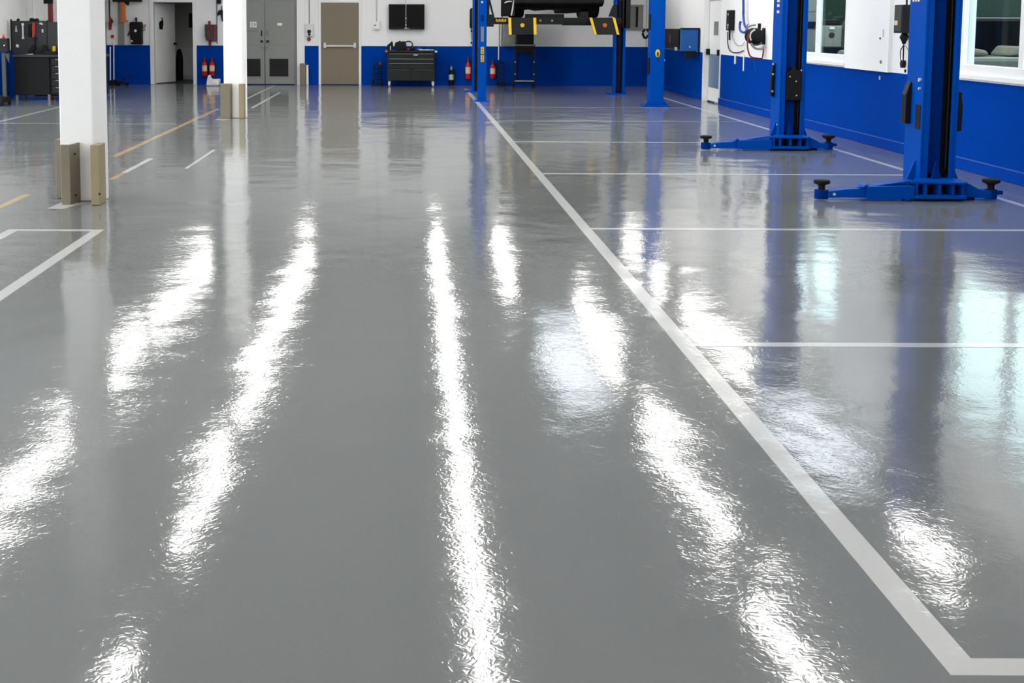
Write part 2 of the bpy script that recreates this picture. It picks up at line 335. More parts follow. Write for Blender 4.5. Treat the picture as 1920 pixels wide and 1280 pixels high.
B().cyl((.075, -.004, .1), (.075, .004, .1), .010, n=8).build('bolt', 'dark', g3)
gh2 = at_y(440, 157, 20.1).z
guard([(-3.07, 20.08), (-2.91, 20.08), (-2.89, 20.2), (-3.07, 20.2)], gh2, 'bronze', 'wide bronze guard on the left edge of the farther pillar')
guard([(-2.765, 20.06), (-2.685, 20.06), (-2.675, 20.2), (-2.765, 20.2)], gh2, 'brass', 'narrow brass guard on the right edge of the farther pillar')
x0, x1, z0, z1 = rect(562, 119, 573, 159, 30.7)
g6 = tag(B().prism([(x0-x0, 0), (x1-x0, 0), (x1-x0, .15), (0, .15)], 'z', .002, z1).build('corner_guard', 'bronze', bevel=.004, loc=(x0, 30.7, 0)), 'short bronze post guard beside the grey double door', 'corner guard', 'metal corner guards on the pillars')
tag(B().box(0, .05, 0, .12, .002, z1-.04).build('white_post', 'white', bevel=.004, loc=(x1+.012, 30.75, 0)), 'short white strip post beside the bronze post guard', 'post')

# ------------------------------------------------------------------ painted floor lines
def fl(poly, m, label, z=.0012, group='painted floor lines'):
    o = B().prism([(p[0]-poly[0][0], p[1]-poly[0][1]) for p in poly], 'z', 0, z).build('floor_line', m, loc=(poly[0][0], poly[0][1], 0))
    return tag(o, label, 'floor marking', group)
def strip(x0, x1, y0, y1, m, label, z=.0012): return fl([(x0, y0), (x1, y0), (x1, y1), (x0, y1)], m, label, z)
strip(1.345, 1.43, 2.885, 29.4, 'line', 'long thick white line running the length of the lift bays', .0016)
for Y, wd, lb in ((2.925, .08, 'closest white cross line joining the thick line at the bottom edge'), (6.0, .075, 'white cross line, second from the camera'), (9.43, .07, 'white cross line in front of the closest lift arms'),
                  (12.9, .07, 'white cross line behind the closest blue lift'), (16.35, .075, 'white cross line behind the second arm lift')):
    strip(1.43, 5.41, Y-wd/2, Y+wd/2, 'line', lb)
for Y, lb in ((19.85, 'faint white cross line in front of the far posts'), (23.05, 'faint white cross line under the far left lift post')): strip(1.43, 5.41, Y-.035, Y+.035, 'faint', lb)
strip(5.41, 5.475, 2.885, 27.3, 'line', 'white line running along the blue window wall', .0016)
strip(-2.41, -2.325, 5.0, 9.31, 'line', 'white line of the lane corner, closer to the middle of the floor')
strip(-3.06, -2.975, 5.0, 9.31, 'line', 'white line of the lane corner, at the picture edge')
strip(-2.975, -2.41, 9.245, 9.31, 'line', 'white cross line closing the lane before the pillar')
strip(-3.02, -2.955, 12.3, 12.85, 'yellow_line', 'short worn yellow stripe beside the closer pillar')
strip(-3.02, -2.955, 12.85, 14.2, 'line', 'short white stripe continuing a worn yellow one')
strip(-2.425, -2.385, 13.25, 15.2, 'line', 'thin short white stripe on the open floor')
strip(-3.54, -3.46, 9.8, 11.2, 'yellow_line', 'worn yellow and white stripe left of the closer pillar')
strip(-3.50, -3.42, 14.4, 22.3, 'yellow_line', 'long yellow line running between the two pillars')
strip(-3.35, -3.29, 22.6, 30.5, 'line', 'white line running up to the grey double door')
strip(-2.90, -2.84, 22.6, 27.6, 'line', 'white line right of the farther pillar')
strip(-6.49, -6.41, 18.5, 27.0, 'faint', 'white line in front of the workbench')
strip(-6.41, -3.6, 19.0, 19.07, 'faint', 'faint white cross line left of the closer pillar')
fl([(-3.07, 10.35), (-2.93, 10.35), (-2.83, 10.72), (-3.05, 10.72)], 'line', 'small white paint patch under the bronze angle guard', .001)
fl([(-3.12, 19.75), (-2.95, 19.75), (-2.88, 20.05), (-3.12, 20.05)], 'line', 'white paint patch under the wide bronze guard', .001)

# ------------------------------------------------------------------ arm lifts (two)
def arm_lift(Y, label, variant):
    t = thing('vehicle_lift', label, 'vehicle lift', (4.90, Y, 0), group='blue post lifts with arms')
    cw, cd, y0, Hc = .165, .38, .33, 3.15      # half width, depth, front of column, height
    c = B()
    c.box(-cw, -cw+.025, y0, y0+cd, .03, Hc).box(cw-.025, cw, y0, y0+cd, .03, Hc).box(-cw+.025, cw-.025, y0+cd-.02, y0+cd, .03, Hc)
    c.box(-cw+.025, -cw+.075, y0, y0+.02, .03, Hc).box(cw-.06, cw-.025, y0, y0+.02, .03, Hc).box(-cw, cw, y0, y0+cd, Hc, Hc+.02)
    c.build('column', 'lift', t, .006)
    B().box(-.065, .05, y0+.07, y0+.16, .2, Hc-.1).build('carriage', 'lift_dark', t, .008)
    B().box(.052, cw-.026, y0+.10, y0+.13, .2, Hc-.1).build('gap_shade', 'black', t)  # dark strips stand in for the shade in the gaps beside the carriage
    B().box(-cw+.026, -.068, y0+.12, y0+.15, .2, Hc-.1).build('gap_shade', 'black' if variant else 'lift_dark', t)
    B().cyl((.092, y0+.05, .25), (.092, y0+.05, Hc-.05), .008, n=8).build('cable', 'dark', t)
    B().box(-.30, .30, y0-.12, y0+cd+.06, 0, .022).build('base_plate', 'lift', t, .004)
    for sg in (-1, 1):
        B().prism([(sg*cw, .022), (sg*(cw+.14), .022), (sg*(cw+.10), .09), (sg*cw, .34)], 'y', y0+.10, y0+.125).build('gusset', 'lift', t, .003)
    # yoke at the foot: two plates with ribs between
    zt = .178
    yk = B().prism([(-.36, .05), (.12, 0), (.16, .06), (.16, .34), (-.20, .34)], 'z', zt-.022, zt).prism([(-.36, .05), (-.3, .01), (.13, 0), (.16, .06), (.16, .34), (-.20, .34)], 'z', .024, .056)
    yk.build('yoke', 'lift', t, .006)
    for x in (-.30, -.22, -.09, .03, .12): B().box(x-.013, x+.013, .05, .25, .05, zt-.02).build('yoke_rib', 'lift', t, .003)
    B().box(-.26, .13, .18, .30, .055, zt-.022).build('yoke_core', 'black', t)
    B().prism([(-.08, zt), (.01, zt), (.0, zt+.03), (-.045, zt+.16)], 'y', .26, .285).build('lug', 'lift_dark', t, .003)
    # long arm to the side
    a = B().prism([(-.76, .02), (-.36, .02), (-.33, .025), (-.33, .14), (-.36, .142), (-.76, .132)], 'y', .02, .20)
    a.prism([(-.80, .125), (-.76, .125), (-.74, .15), (-.78, .148)], 'y', .02, .20)
    arm = a.build('arm', 'lift', t, .006)
    B().prism([(-1.10, .028), (-.76, .03), (-.76, .115), (-.93, .105), (-1.10, .085)], 'y', .05, .17).build('arm_extension', 'lift', arm, .006)
    B().prism([(-.68, .132), (-.60, .137), (-.30, .165), (-.30, .178), (-.38, .178)], 'y', .08, .22).build('arm_brace', 'lift', arm, .003)
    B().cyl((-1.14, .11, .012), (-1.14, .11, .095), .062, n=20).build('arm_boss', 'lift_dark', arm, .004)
    pd = B().lathe([(.03, .095), (.03, .135), (.068, .150), (.072, .158), (.072, .178), (.066, .182)], (-1.14, .11, 0), n=24).build('lift_pad', 'rubber', arm, smooth=True)
    B().cyl((-1.045, .045, .06), (-1.045, .055, .06), .014, n=10).build('pin', 'silver', arm)
    # short arm
    a = B().prism([(.14, .03), (.40, .02), (.40, .085), (.30, .095), (.20, .15), (.14, .165)], 'y', .10, .22).build('arm', 'lift', t, .006)
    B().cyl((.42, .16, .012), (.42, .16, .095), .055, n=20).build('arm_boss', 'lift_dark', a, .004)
    B().lathe([(.03, .095), (.03, .135), (.066, .155), (.078, .162), (.078, .185), (.07, .19)], (.42, .16, 0), n=24).build('lift_pad', 'rubber', a, smooth=True)
    B().prism([(.455, .05), (.52, .05), (.52, .085), (.455, .085)], 'y', .13, .17).build('arm_tip', 'lift_dark', a, .004)
    if variant == 0:
        for (xa, xb, za, zb, ya) in ((-cw-.055, -cw, .66, 1.05, y0+.25),):
            B().prism([(xa, za), (xb, za), (xb, zb), (xb-.015, zb), (xa, zb-.12)], 'y', ya, ya+.1).build('lock_cover', 'black', t, .006)
        B().box(-cw-.006, -cw, y0+.03, y0+.14, .62, .85).build('release_slot', 'black', t, .003)
        B().prism([(cw, .60), (cw+.05, .61), (cw+.055, .85), (cw+.045, .88), (cw+.04, .97), (cw, .98)], 'y', y0+.02, y0+.12).build('lock_cover', 'black', t, .006)
        for z, r in ((1.08, .018), (1.0, .012)): B().cyl((-cw-.02, y0+.06, z), (-cw, y0+.06, z), r, n=10).build('bolt', 'silver', t)
        for k in range(3): B().box(-cw-.003, -cw, y0+.16+k*.06, y0+.20+k*.06, 1.80, 1.83).build('decal', 'cream', t)
    else:
        B().prism([(-.085, .62), (.105, .62), (.105, .96), (.07, 1.0), (.02, 1.0), (.01, 1.05), (-.02, 1.05), (-.03, 1.0), (-.085, .97)], 'y', y0-.03, y0+.065).build('carriage_cover', 'black', t, .006)
        for x, z in ((-.05, .92), (.03, .86), (.04, .68), (.09, 1.0)): B().cyl((x, y0-.036, z), (x, y0-.028, z), .010, n=8).build('bolt', 'silver', t)
        B().prism([(-cw-.05, .66), (-cw-.015, .66), (-cw-.01, .95), (-cw-.01, 1.06), (-cw-.03, 1.06), (-cw-.045, .95)], 'y', y0+.2, y0+.28).build('lock_lever', 'black', t, .004)
        for z in (.72, .94, 1.07): B().cyl((-cw-.035, y0+.19, z), (-cw-.035, y0+.2, z), .013, n=8).build('bolt', 'silver', t)
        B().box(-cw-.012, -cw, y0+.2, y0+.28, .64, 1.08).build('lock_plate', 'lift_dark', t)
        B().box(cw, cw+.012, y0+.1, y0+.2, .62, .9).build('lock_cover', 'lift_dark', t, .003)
        for z in (1.72, 1.80, 1.86): B().box(-cw-.003, -cw, y0+.12, y0+.22, z, z+.035).build('decal', 'cream', t)
        B().cyl((-cw-.01, y0+.06, .30), (-cw, y0+.06, .30), .012, n=8).build('bolt', 'silver', t)
    return t
arm_lift(10.93, 'closest blue lift post with low arms, in front of the large window', 0)
arm_lift(15.27, 'blue post lift with arms and black centre cover, by the narrow window', 1)

# ------------------------------------------------------------------ plain far posts
def plain_post(px0, px1, py, Y, wbase, depth, label, kind):
    x0, x1 = at_y(px0, py, Y).x, at_y(px1, py, Y).x; cx = (x0+x1)/2; hw = (x1-x0)/2
    t = thing('lift_post', label, 'lift post', (cx, Y, 0), group='plain blue lift posts')
    B().box(-hw, hw, 0, depth, .03, 3.2).build('column', 'lift', t, .008)
    B().prism([(-wbase/2, -.08), (wbase/2, -.08), (wbase/2, depth+.08), (-wbase/2, depth+.08)], 'z', 0, .03).build('base_plate', 'lift', t, .006)
    return t, hw
t, hw = plain_post(1219, 1245, 150, 23.25, .48, .3, 'wide plain blue post with an oval yellow badge', 0)
for s_ in (-1, 1): B().prism([(s_*hw, .03), (s_*(hw+.1), .03), (s_*(hw+.06), .07), (s_*hw, .12)], 'y', .02, .05).build('gusset', 'lift', t, .003)
zc = at_y(1235, 100, 23.25).z
bd = B().lathe([(.075, 0), (.075, .006), (.06, .009)], axis='y', n=24).build('badge', 'yellow', t, loc=(.0, -.006, zc)); bd.scale = (.6, 1, 1)
B().box(-.022, .022, -.012, -.006, -.05, .02).box(-.008, .008, -.012, -.006, -.16, -.05).build('badge_print', 'black', bd)
bd.rotation_euler = (0, 0, 0)
B().box(-hw-.02, -hw, .05, .2, .62, .92).build('lock_cover', 'black', t, .004); B().box(-hw-.02, -hw, .05, .18, 1.45, 1.75).build('lock_cover', 'black', t, .004)
B().cyl((hw, .1, .88), (hw+.03, .1, .88), .02, n=10).build('bolt', 'silver', t)
t, hw = plain_post(896.5, 912, 120, 24.62, .27, .2, 'narrow plain blue post with yellow strip labels and grey decal', 0)
for y0, y1, m in ((88, 101, 'yellow'), (103, 116, 'yellow'), (50, 78, 'grey_dark'), (28, 40, 'lift_dark')):
    x0, x1, z0, z1 = rect(901.5, y0, 907.5, y1, 24.62); x0 -= t.location.x; x1 -= t.location.x
    lb = B().box(x0, x1, -.004, 0, z0, z1).build('label', m, t)
    if m == 'yellow':
        b = B()
        for k in range(4): b.box(x0+.012, x1-.012, -.006, -.004, z0+.015+k*(z1-z0)/4.4, z0+.03+k*(z1-z0)/4.4)
        b.build('label_print', 'dark', lb)
B().cyl((-.015, -.012, at_y(902, 4, 24.62).z), (-.015, 0, at_y(902, 4, 24.62).z), .022, n=10).build('bolt', 'silver', t)
B().prism([(hw, 1.55), (hw+.03, 1.60), (hw+.05, 1.9), (hw+.02, 2.2), (hw, 2.2)], 'y', .08, .14).build('lock_cover', 'dark', t, .004)

# ------------------------------------------------------------------ drive-on lift with runways (holds the car)
LY = 27.15
t = thing('runway_lift', 'drive-on lift with dark runways and yellow edged ramps, under the black car', 'vehicle lift', (3.1, LY, 0))
ox = 3.1
def channel(px0, px1, Yc, name='post'):
    a, b = at_y(px0, 150, Yc).x-ox, at_y(px1, 150, Yc).x-ox; y = Yc-LY
    B().box(a, a+.05, y, y+.22, .03, 3.3).box(b-.05, b, y, y+.22, .03, 3.3).box(a+.05, b-.05, y+.2, y+.22, .03, 3.3).build(name, 'lift', t, .004)
    B().box((a+b)/2-.03, (a+b)/2+.035, y+.08, y+.15, .05, 3.2).build('post_rail', 'black', t, .004)
    B().box(a-.13, b+.04, y-.08, y+.28, 0, .03).build('base_plate', 'lift', t, .004)
channel(1150.5, 1171.5, LY)
channel(885.5, 903, 27.9)
x0, x1, z0, z1 = rect(914, 33.5, 1166, 45.5, LY-.12); x0 -= ox; x1 -= ox
cb = B().box(x0, x1, -.12, -.01, z0, z1).build('cross_beam', 'dark', t, .006)
b = B()
for k in range(7):
    xx = at_y(929+k*2.9, 38, LY).x-ox; b.box(xx, xx+.022, -.126, -.12, z0+.055, z0+.055+(.05 if k % 2 else .065))
b.build('beam_lettering', 'yellow', cb)
for px in (1012, 1034): B().cyl((at_y(px, 39, LY).x-ox, -.13, (z0+z1)/2+.01), (at_y(px, 39, LY).x-ox, -.12, (z0+z1)/2+.01), .025, n=10).build('bolt', 'brass', cb)
a0, a1, c0, c1 = rect(1054, 44, 1120, 47.5, LY-.14); B().box(a0-ox, a1-ox, -.14, -.12, c0, c1+.03).build('beam_guide', 'black', cb)
a0, a1, c0, c1 = rect(985, 26.5, 1058, 34, LY-.1); B().box(a0-ox, a1-ox, -.10, .05, c0, c1).build('rolling_jack', 'black', t, .005)
a0, a1, c0, c1 = rect(1086, 22, 1104, 34, LY-.1); B().prism([(a0-ox, c0), (a1-ox, c0), (a1-ox-.02, c1), (a0-ox+.03, c1)], 'y', -.10, .05).build('jack_block', 'dark', t, .005)
# sliding bracket at the left end, brace above it
a0, a1, c0, c1 = rect(912.5, 27, 926, 50, LY-.2)
br = B().box(a0-ox, a1-ox, -.22, .06, c0, c1).build('slide_bracket', 'dark', t, .006)
p0, p1 = at_y(917, -2, LY), at_y(926.5, 32, LY)
B().prism([(p0.x-ox-.03, p0.z), (p0.x-ox+.01, p0.z), (p1.x-ox, p1.z), (p1.x-ox-.04, p1.z)], 'y', -.14, -.06).build('bracket_brace', 'dark', br)
a0, a1, c0, c1 = rect(912.5, -6, 918, 30, LY-.2); B().box(a0-ox, a1-ox, -.2, .0, c0, c1+.2).build('bracket_post', 'dark', br)
a0, a1, c0, c1 = rect(1167, -4, 1183, 53, LY); B().box(a0-ox, a1-ox, .0, .1, c0, c1).build('side_housing', 'dark', t, .006)
a0, a1, c0, c1 = rect(1140, 8, 1154, 31, LY); B().prism([(a0-ox, c0), (a1-ox+.03, c0), (a1-ox+.02, c1), (a1-ox-.07, c1-.03)], 'y', -.1, -.04).build('slide_bracket', 'dark', t, .004)
RTZ = at_y(1030, 33, LY-.35).z-.01
def runway(tx0, tx1, bx0, bx1, ty, by, dot):
    Yr = LY-.35; a = at_y(tx0, ty, Yr); b = at_y(tx1, ty, Yr); c = at_y(bx1, by, Yr-.12); d = at_y(bx0, by, Yr-.12)
    r = B().box(a.x-ox, b.x-ox, -.33, 2.65, RTZ-.08, RTZ).build('runway', 'dark', t, .005)
    def hang(p, q, s, u, th, off, m, nm, par):
        bm = B(); vs = []
        for o in (0, th):
            vs.append([bm.bm.verts.new((v.x-ox, v.y-LY-off+o, v.z)) for v in (p, q, s, u)])
        bm.bm.faces.new(vs[0]); bm.bm.faces.new(vs[1][::-1])
        for i in range(4): bm.bm.faces.new((vs[0][i], vs[0][(i+1) % 4], vs[1][(i+1) % 4], vs[1][i]))
        return bm.build(nm, m, par, .003)
    rp = hang(a, b, c, d, .03, .0, 'dark' if dot else 'black', 'ramp', r)
    k = .10
    hang(a, a.lerp(b, k), d.lerp(c, k), d, .035, .035, 'yellow', 'ramp_edge', rp); hang(a.lerp(b, 1-k), b, c, d.lerp(c, 1-k), .035, .035, 'yellow', 'ramp_edge', rp)
    m = (a+b+c+d)/4+Vector((dot*.01, 0, .02))
    B().lathe([(.045, 0), (.045, .012)], (m.x-ox, m.y-LY-.014, m.z), 'y', 14).build('ramp_sticker', 'orange' if dot else 'yellow', rp)
    B().cyl((m.x-ox-.16, m.y-LY-.02, m.z-.13), (m.x-ox-.16, m.y-LY, m.z-.13), .015, n=8).build('bolt', 'silver', rp)
runway(953, 1005, 954, 1006, 33, 65, 0)
runway(1105, 1153, 1114, 1161, 33, 65, 1)

# ------------------------------------------------------------------ car on the lift (seen from below)
CYr = 27.3
RT = RTZ
t = thing('car', 'black car raised on the drive-on lift, only its underside and tyres showing', 'car', (3.2, CYr, RT+.004))
ox2, oz2 = 3.2, RT+.004
def cx_(px): return at_y(px, 20, CYr).x-ox2
def cz_(py): return at_y(1045, py, CYr).z-oz2
zb = cz_(18); xl, xr = cx_(966), cx_(1130)
und = [(xl, cz_(8)), (xl+.08, cz_(17)), (xl+.25, cz_(18.5)), (cx_(1000), cz_(17)), (cx_(1010), cz_(16)), (cx_(1022), cz_(19)), (cx_(1030), cz_(18)), (cx_(1042), cz_(16.5)), (cx_(1060), cz_(17)),
       (cx_(1063), cz_(24)), (cx_(1085), cz_(24)), (cx_(1090), cz_(15.5)), (cx_(1094), cz_(17)), (cx_(1098), cz_(15.5)), (xr-.1, cz_(18)), (xr, cz_(8)), (xr+.01, .95), (xl-.01, .95)]
B().prism(und, 'y', .12, 2.3).build('underbody', 'car', t, .01)
B().prism([(xl-.02, .25), (xr+.02, .25), (xr+.03, .55), (xr-.02, 1.0), (xl+.02, 1.0), (xl-.03, .55)], 'y', 0, 2.45).build('body', 'car', t, .05)
B().prism([(xl+.05, 1.0), (xr-.05, 1.0), (xr-.25, 1.62), (xl+.25, 1.62)], 'y', .4, 2.3).build('cabin', 'black_gloss', t, .06)
B().box(xl-.02, xr+.02, -.10, .1, .30, .52).build('bumper', 'black', t, .04)
B().cyl(((xl+xr)/2+.1, .9, .28), ((xl+xr)/2+.1, .9, .28), .1)
def wheel(px0, px1, yy, r=.37, yc=.5, rz=0):
    a, b = cx_(px0), cx_(px1); w = b-a
    o = B().lathe([(r*.62, -w/2), (r*.93, -w/2), (r, -w/2+.04), (r, w/2-.04), (r*.93, w/2), (r*.62, w/2)], axis='x', n=40).build('wheel', 'rubber', t, smooth=True, loc=((a+b)/2, yc, r))
    o.rotation_euler.z = rz
    for s in (-1, 1): B().lathe([(r*.60, 0), (r*.60, .01), (r*.5, .014), (.06, .02)], (s*(w/2)-(0.01 if s > 0 else 0), 0, 0), 'x', 24).build('rim', 'rim', o, smooth=True)
    return o
wheel(967, 985, 0, yc=.55); wheel(1106, 1127, 0, yc=.55)
wheel(967, 985, 0, yc=1.95); wheel(1106, 1127, 0, yc=1.95)
B().rings([(xl+.2, .55, .37), (xr-.2, .55, .37)], .06, 12).lathe([(.05, -.15), (.17, -.06), (.17, .06), (.05, .15)], (cx_(1074), .55, .37), 'x', 18).build('axle', 'car', t, smooth=True)
a, b = cx_(940), cx_(961)
fd = B()
fd.prism([(a, .03), (b-.07, .03), (b, .42), (b, .8), (a, .8)], 'y', .0, .16)
fd.build('mud_flap', 'rubber', t, .02)
B().tube([(a+.07, -.01, cz_(6)), (a+.14, -.02, cz_(3.5)), (b-.02, -.01, cz_(3))], .016).build('fender_trim', 'silver', t, smooth=True)
B().tube([(b+.045, .05, .8), (b+.03, .05, .4), (b-.02, .05, .05)], .02).build('brake_pipe', 'silver', t, smooth=True)

# ------------------------------------------------------------------ wall-mounted helpers (far wall)
def wbox(name, px, depth, m, label, cat, Y=YB, bevel=.006, group=None):
    x0, x1, z0, z1 = rect(*px, Y-depth); t = thing(name, label, cat, ((x0+x1)/2, Y, z0), group=group)
    o = B().box(-(x1-x0)/2, (x1-x0)/2, -depth, 0, 0, z1-z0).build('body', m, t, bevel)
    return t, (x1-x0)/2, z1-z0
def pipe(name, pts, r, m, label, cat):
    p0 = Vector(pts[0]); return tag(B().tube([Vector(p)-p0 for p in pts], r).build(name, m, smooth=True, loc=p0), label, cat)
def cond(px, y0, y1, r, m, label, Y=YB, ztop=None, nm='conduit'):
    a = at_y(px, y1, Y-r); b = at_y(px, y0, Y-r); zt = ztop or b.z
    return tag(B().cyl((0, 0, 0), (0, 0, zt-a.z), r, n=10).build(nm, m, smooth=True, loc=(a.x, Y-r-.001, a.z)), label, 'conduit')

# TV
t, hw, hh = wbox('television', (729, 8, 796, 55), .10, 'black', 'black flat television on the far wall above the tool chest', 'television')
t.children[0].name = 'casing'; t.location.y -= .04
B().box(-.2, .2, 0, .038, hh*.3, hh*.7).build('wall_mount', 'dark', t)
B().box(-hw+.02, hw-.02, -.104, -.1005, .05, hh-.02).build('screen', 'black_gloss', t)
B().box(-.06, .06, -.103, -.1, .015, .03).build('maker_badge', 'silver', t)
p = at_y(761, 52, YB-.16)
cd = thing('pull_cord', 'thin pale cord with beads hanging in front of the television', 'cord', (p.x, YB-.17, p.z))
B().cyl((0, 0, 0), (0, 0, 2.62-p.z), .008, n=6).build('cord', 'silver', cd)
for y in (34, 47, 52): B().lathe([(.005, -.02), (.02, -.01), (.02, .01), (.005, .02)], (0, 0, at_y(761, y, YB-.16).z-p.z), n=10).build('bead', 'silver', cd, smooth=True)
B().box(-.03, .03, -.03, .169, 2.62-p.z, 2.66-p.z).build('bracket', 'silver', cd)
# white switch box right of brown door
t, hw, hh = wbox('switch_box', (700, 40, 712, 55), .09, 'white', 'white square switch box between the tan door and the television', 'switch box')
B().cyl((-hw*.5, -.10, hh*.5), (-hw*.5, -.09, hh*.5), .018, n=10).build('switch', 'dark', t)
B().box(-hw+.012, hw-.012, -.094, -.09, .02, hh-.02).build('cover', 'white_gloss', t, .003)
cond(706, -10, 40, .014, 'silver', 'thin conduit rising from the white switch box', ztop=CEIL-.002)
# grey control with red button
t, hw, hh = wbox('door_control', (573, 45, 587, 68), .09, 'silver', 'grey control box with round dial beside the tan door', 'control box')
B().lathe([(.045, 0), (.05, .012), (.02, .02)], (-.005, -.11, hh*.38), 'y', 16).build('dial', 'dark', t, smooth=True)
B().box(-.03, .03, -.1, -.09, hh*.06, hh*.22).build('button_plate', 'black', t, .003)
p = at_y(579.5, 73.5, YB)
t = thing('stop_button', 'red stop button under the grey control box', 'button', (p.x, YB, p.z))
B().cyl((0, -.03, 0), (0, 0, 0), .05, n=18).build('collar', 'silver', t); B().lathe([(.048, -.06), (.05, -.05), (.03, -.03)], (0, 0, 0), 'y', 18).build('cap', 'dark_red', t, smooth=True)
cond(580, -10, 44, .012, 'grey', 'thin conduit rising from the grey control box', ztop=CEIL-.002)
cond(570, -10, 80, .01, 'silver', 'thin pale conduit beside the grey double door', ztop=CEIL-.002)
# black box with white knob, hook on top (left)
x0, x1, z0, z1 = rect(243, 41, 265, 83, YB-.2)
t = thing('hose_reel', 'black wall reel box with white knob left of the open door', 'hose reel', ((x0+x1)/2, YB, z0))
hw, hh = (x1-x0)/2, z1-z0
B().prism([(-hw*.8, 0), (hw, 0), (hw, hh*.95), (hw*.9, hh), (-hw*.9, hh), (-hw, hh*.92), (-hw, hh*.5)], 'y', -.2, 0).build('housing', 'black', t, .02)
B().lathe([(.03, 0), (.035, .02)], (.0, -.22, hh*.6), 'y', 14).build('knob', 'paper', t); B().lathe([(.025, 0), (.025, .02)], (-hw*.6, -.22, hh*.15), 'y', 14).build('knob', 'silver', t)
B().box(-.02, .02, -.12, -.06, hh, hh+.11).build('hanger', 'black', t, .006)
B().tube([(-hw, -.1, hh*.6), (-hw-.06, -.1, hh*.4), (-hw-.05, -.1, hh*.45)], .02).build('hose_end', 'dark_red', t, smooth=True)
# red small things right of it
for px, py, m, lb in ((272, 48, 'red', 'small red plug on the wall right of the black reel'), (270, 55, 'dark', 'small black valve on the wall right of the black reel')):
    p = at_y(px, py, YB); t = thing('wall_plug', lb, 'plug', (p.x, YB, p.z))
    B().cyl((0, -.05, 0), (0, 0, 0), .035, .025, 12).build('body', m, t); B().cyl((0, -.07, 0), (0, -.05, 0), .018, n=8).build('tip', 'silver', t)
# dark box with red frame (fire cabinet)
x0, x1, z0, z1 = rect(384, 46, 404, 76, YB-.16)
t = thing('hose_box', 'dark grey box with red edge on the wall above two extinguishers', 'hose box', ((x0+x1)/2, YB, z0))
hw, hh = (x1-x0)/2, z1-z0
B().prism([(-hw*.8, 0), (hw*.6, 0), (hw*.6, hh), (-hw, hh), (-hw, hh*.3)], 'y', -.16, 0).build('housing', 'peg', t, .012)
B().box(hw*.6, hw, -.14, 0, -.02, hh).build('red_edge', 'dark_red', t, .01)
B().tube([(-hw*.7, -.17, hh*.85), (-hw*.2, -.175, hh*.9), (-hw*.4, -.175, hh*.6), (-hw*.2, -.17, hh*.2)], .012).build('red_marking', 'red', t)
B().cyl((-.03, -.08, hh), (-.03, -.08, hh+.09), .03, n=10).build('inlet', 'dark_red', t)
B().cyl((-.02, -.08, -.13), (-.02, -.08, 0), .035, n=10).build('outlet', 'dark_red', t)
cond(407.2, -10, 82, .014, 'steel_blue', 'blue grey conduit passing the dark box with red edge', ztop=CEIL-.002)
# black spray gun on the wall left of the farther pillar
p = at_y(415.6, 19, YB)
t = thing('spray_gun', 'black spray gun hanging beside the farther pillar', 'spray gun', (p.x, YB, p.z))
B().prism([(-.10, -.14), (-.02, -.10), (.01, -.28), (.06, -.28), (.07, 0), (-.06, 0), (-.09, -.06)], 'y', -.07, 0).build('body', 'black', t, .008)
B().cyl((.0, -.03, 0), (.01, -.03, .10), .012, n=8).build('hook', 'black', t)
p = at_y(411, 2, YB); t = thing('lamp_socket', 'small black fitting above the spray gun', 'fitting', (p.x, YB, p.z))
B().lathe([(.05, -.07), (.06, 0), (.03, .07)], (0, -.07, 0), n=14).build('body', 'black', t, smooth=True); B().box(-.02, .02, -.07, 0, -.02, .02).build('bracket', 'black', t)
# panel behind the lift, with pipes and dark rail
t, hw, hh = wbox('panel_box', (944, 44, 968, 87), .12, 'grey', 'pale grey panel box on the far wall behind the raised ramp', 'panel box')
B().box(-hw+.03, hw-.03, -.125, -.12, .04, hh-.04).build('cover', 'grey', t, .003)
cond(935, 40, 112, .022, 'silver', 'white vertical pipe reaching down into the blue band')
cond(941, -10, 88, .018, 'grey_dark', 'grey pipe left of the pale panel box', ztop=CEIL-.002)
# black oblong left of post 887
x0, x1, z0, z1 = rect(881, 15, 888, 54, YB-.1)
t = thing('air_regulator', 'black oblong regulator on the far wall left of the narrow blue post', 'regulator', ((x0+x1)/2, YB, z0))
B().lathe([(.02, 0), (.05, .05), (.05, z1-z0-.05), (.02, z1-z0)], (0, -.06, 0), n=14).build('body', 'black', t, smooth=True); B().box(-.02, .02, -.06, 0, .2, .26).build('bracket', 'dark', t)
B().tube([(.0, -.06, 0), (-.01, -.06, -.12), (.0, -.06, -.30)], .007).build('tube', 'dark', t)
for y in (58, 80): B().lathe([(.01, -.03), (.032, 0), (.01, .03)], (0, -.06, at_y(884, y, YB-.1).z-z0), n=10).build('fitting', 'black', t, smooth=True)
# interior window in the corner
x0, x1, z0, z1 = rect(1172, 9, 1206, 56, YB)
t = thing('window_3', 'small grey framed dark window in the far wall corner', 'window', (x0, YB, z0), kind='structure')
w, h = x1-x0, z1-z0
f = B().box(0, w, -.05, 0, 0, .07).box(0, w, -.05, 0, h-.05, h).box(0, .06, -.05, 0, .07, h-.05).box(w-.13, w, -.05, 0, .07, h-.05)
f.build('window_frame', 'grey', t, .004); B().box(.06, w-.13, -.012, -.004, .07, h-.05).build('pane', 'black_gloss', t)
B().box(.06, .26, -.03, -.013, .07, h-.05).build('sash', 'grey_dark', t, .003)
cond(1211, -10, 88, .018, 'silver', 'pale conduit beside the small corner window', ztop=CEIL-.002)

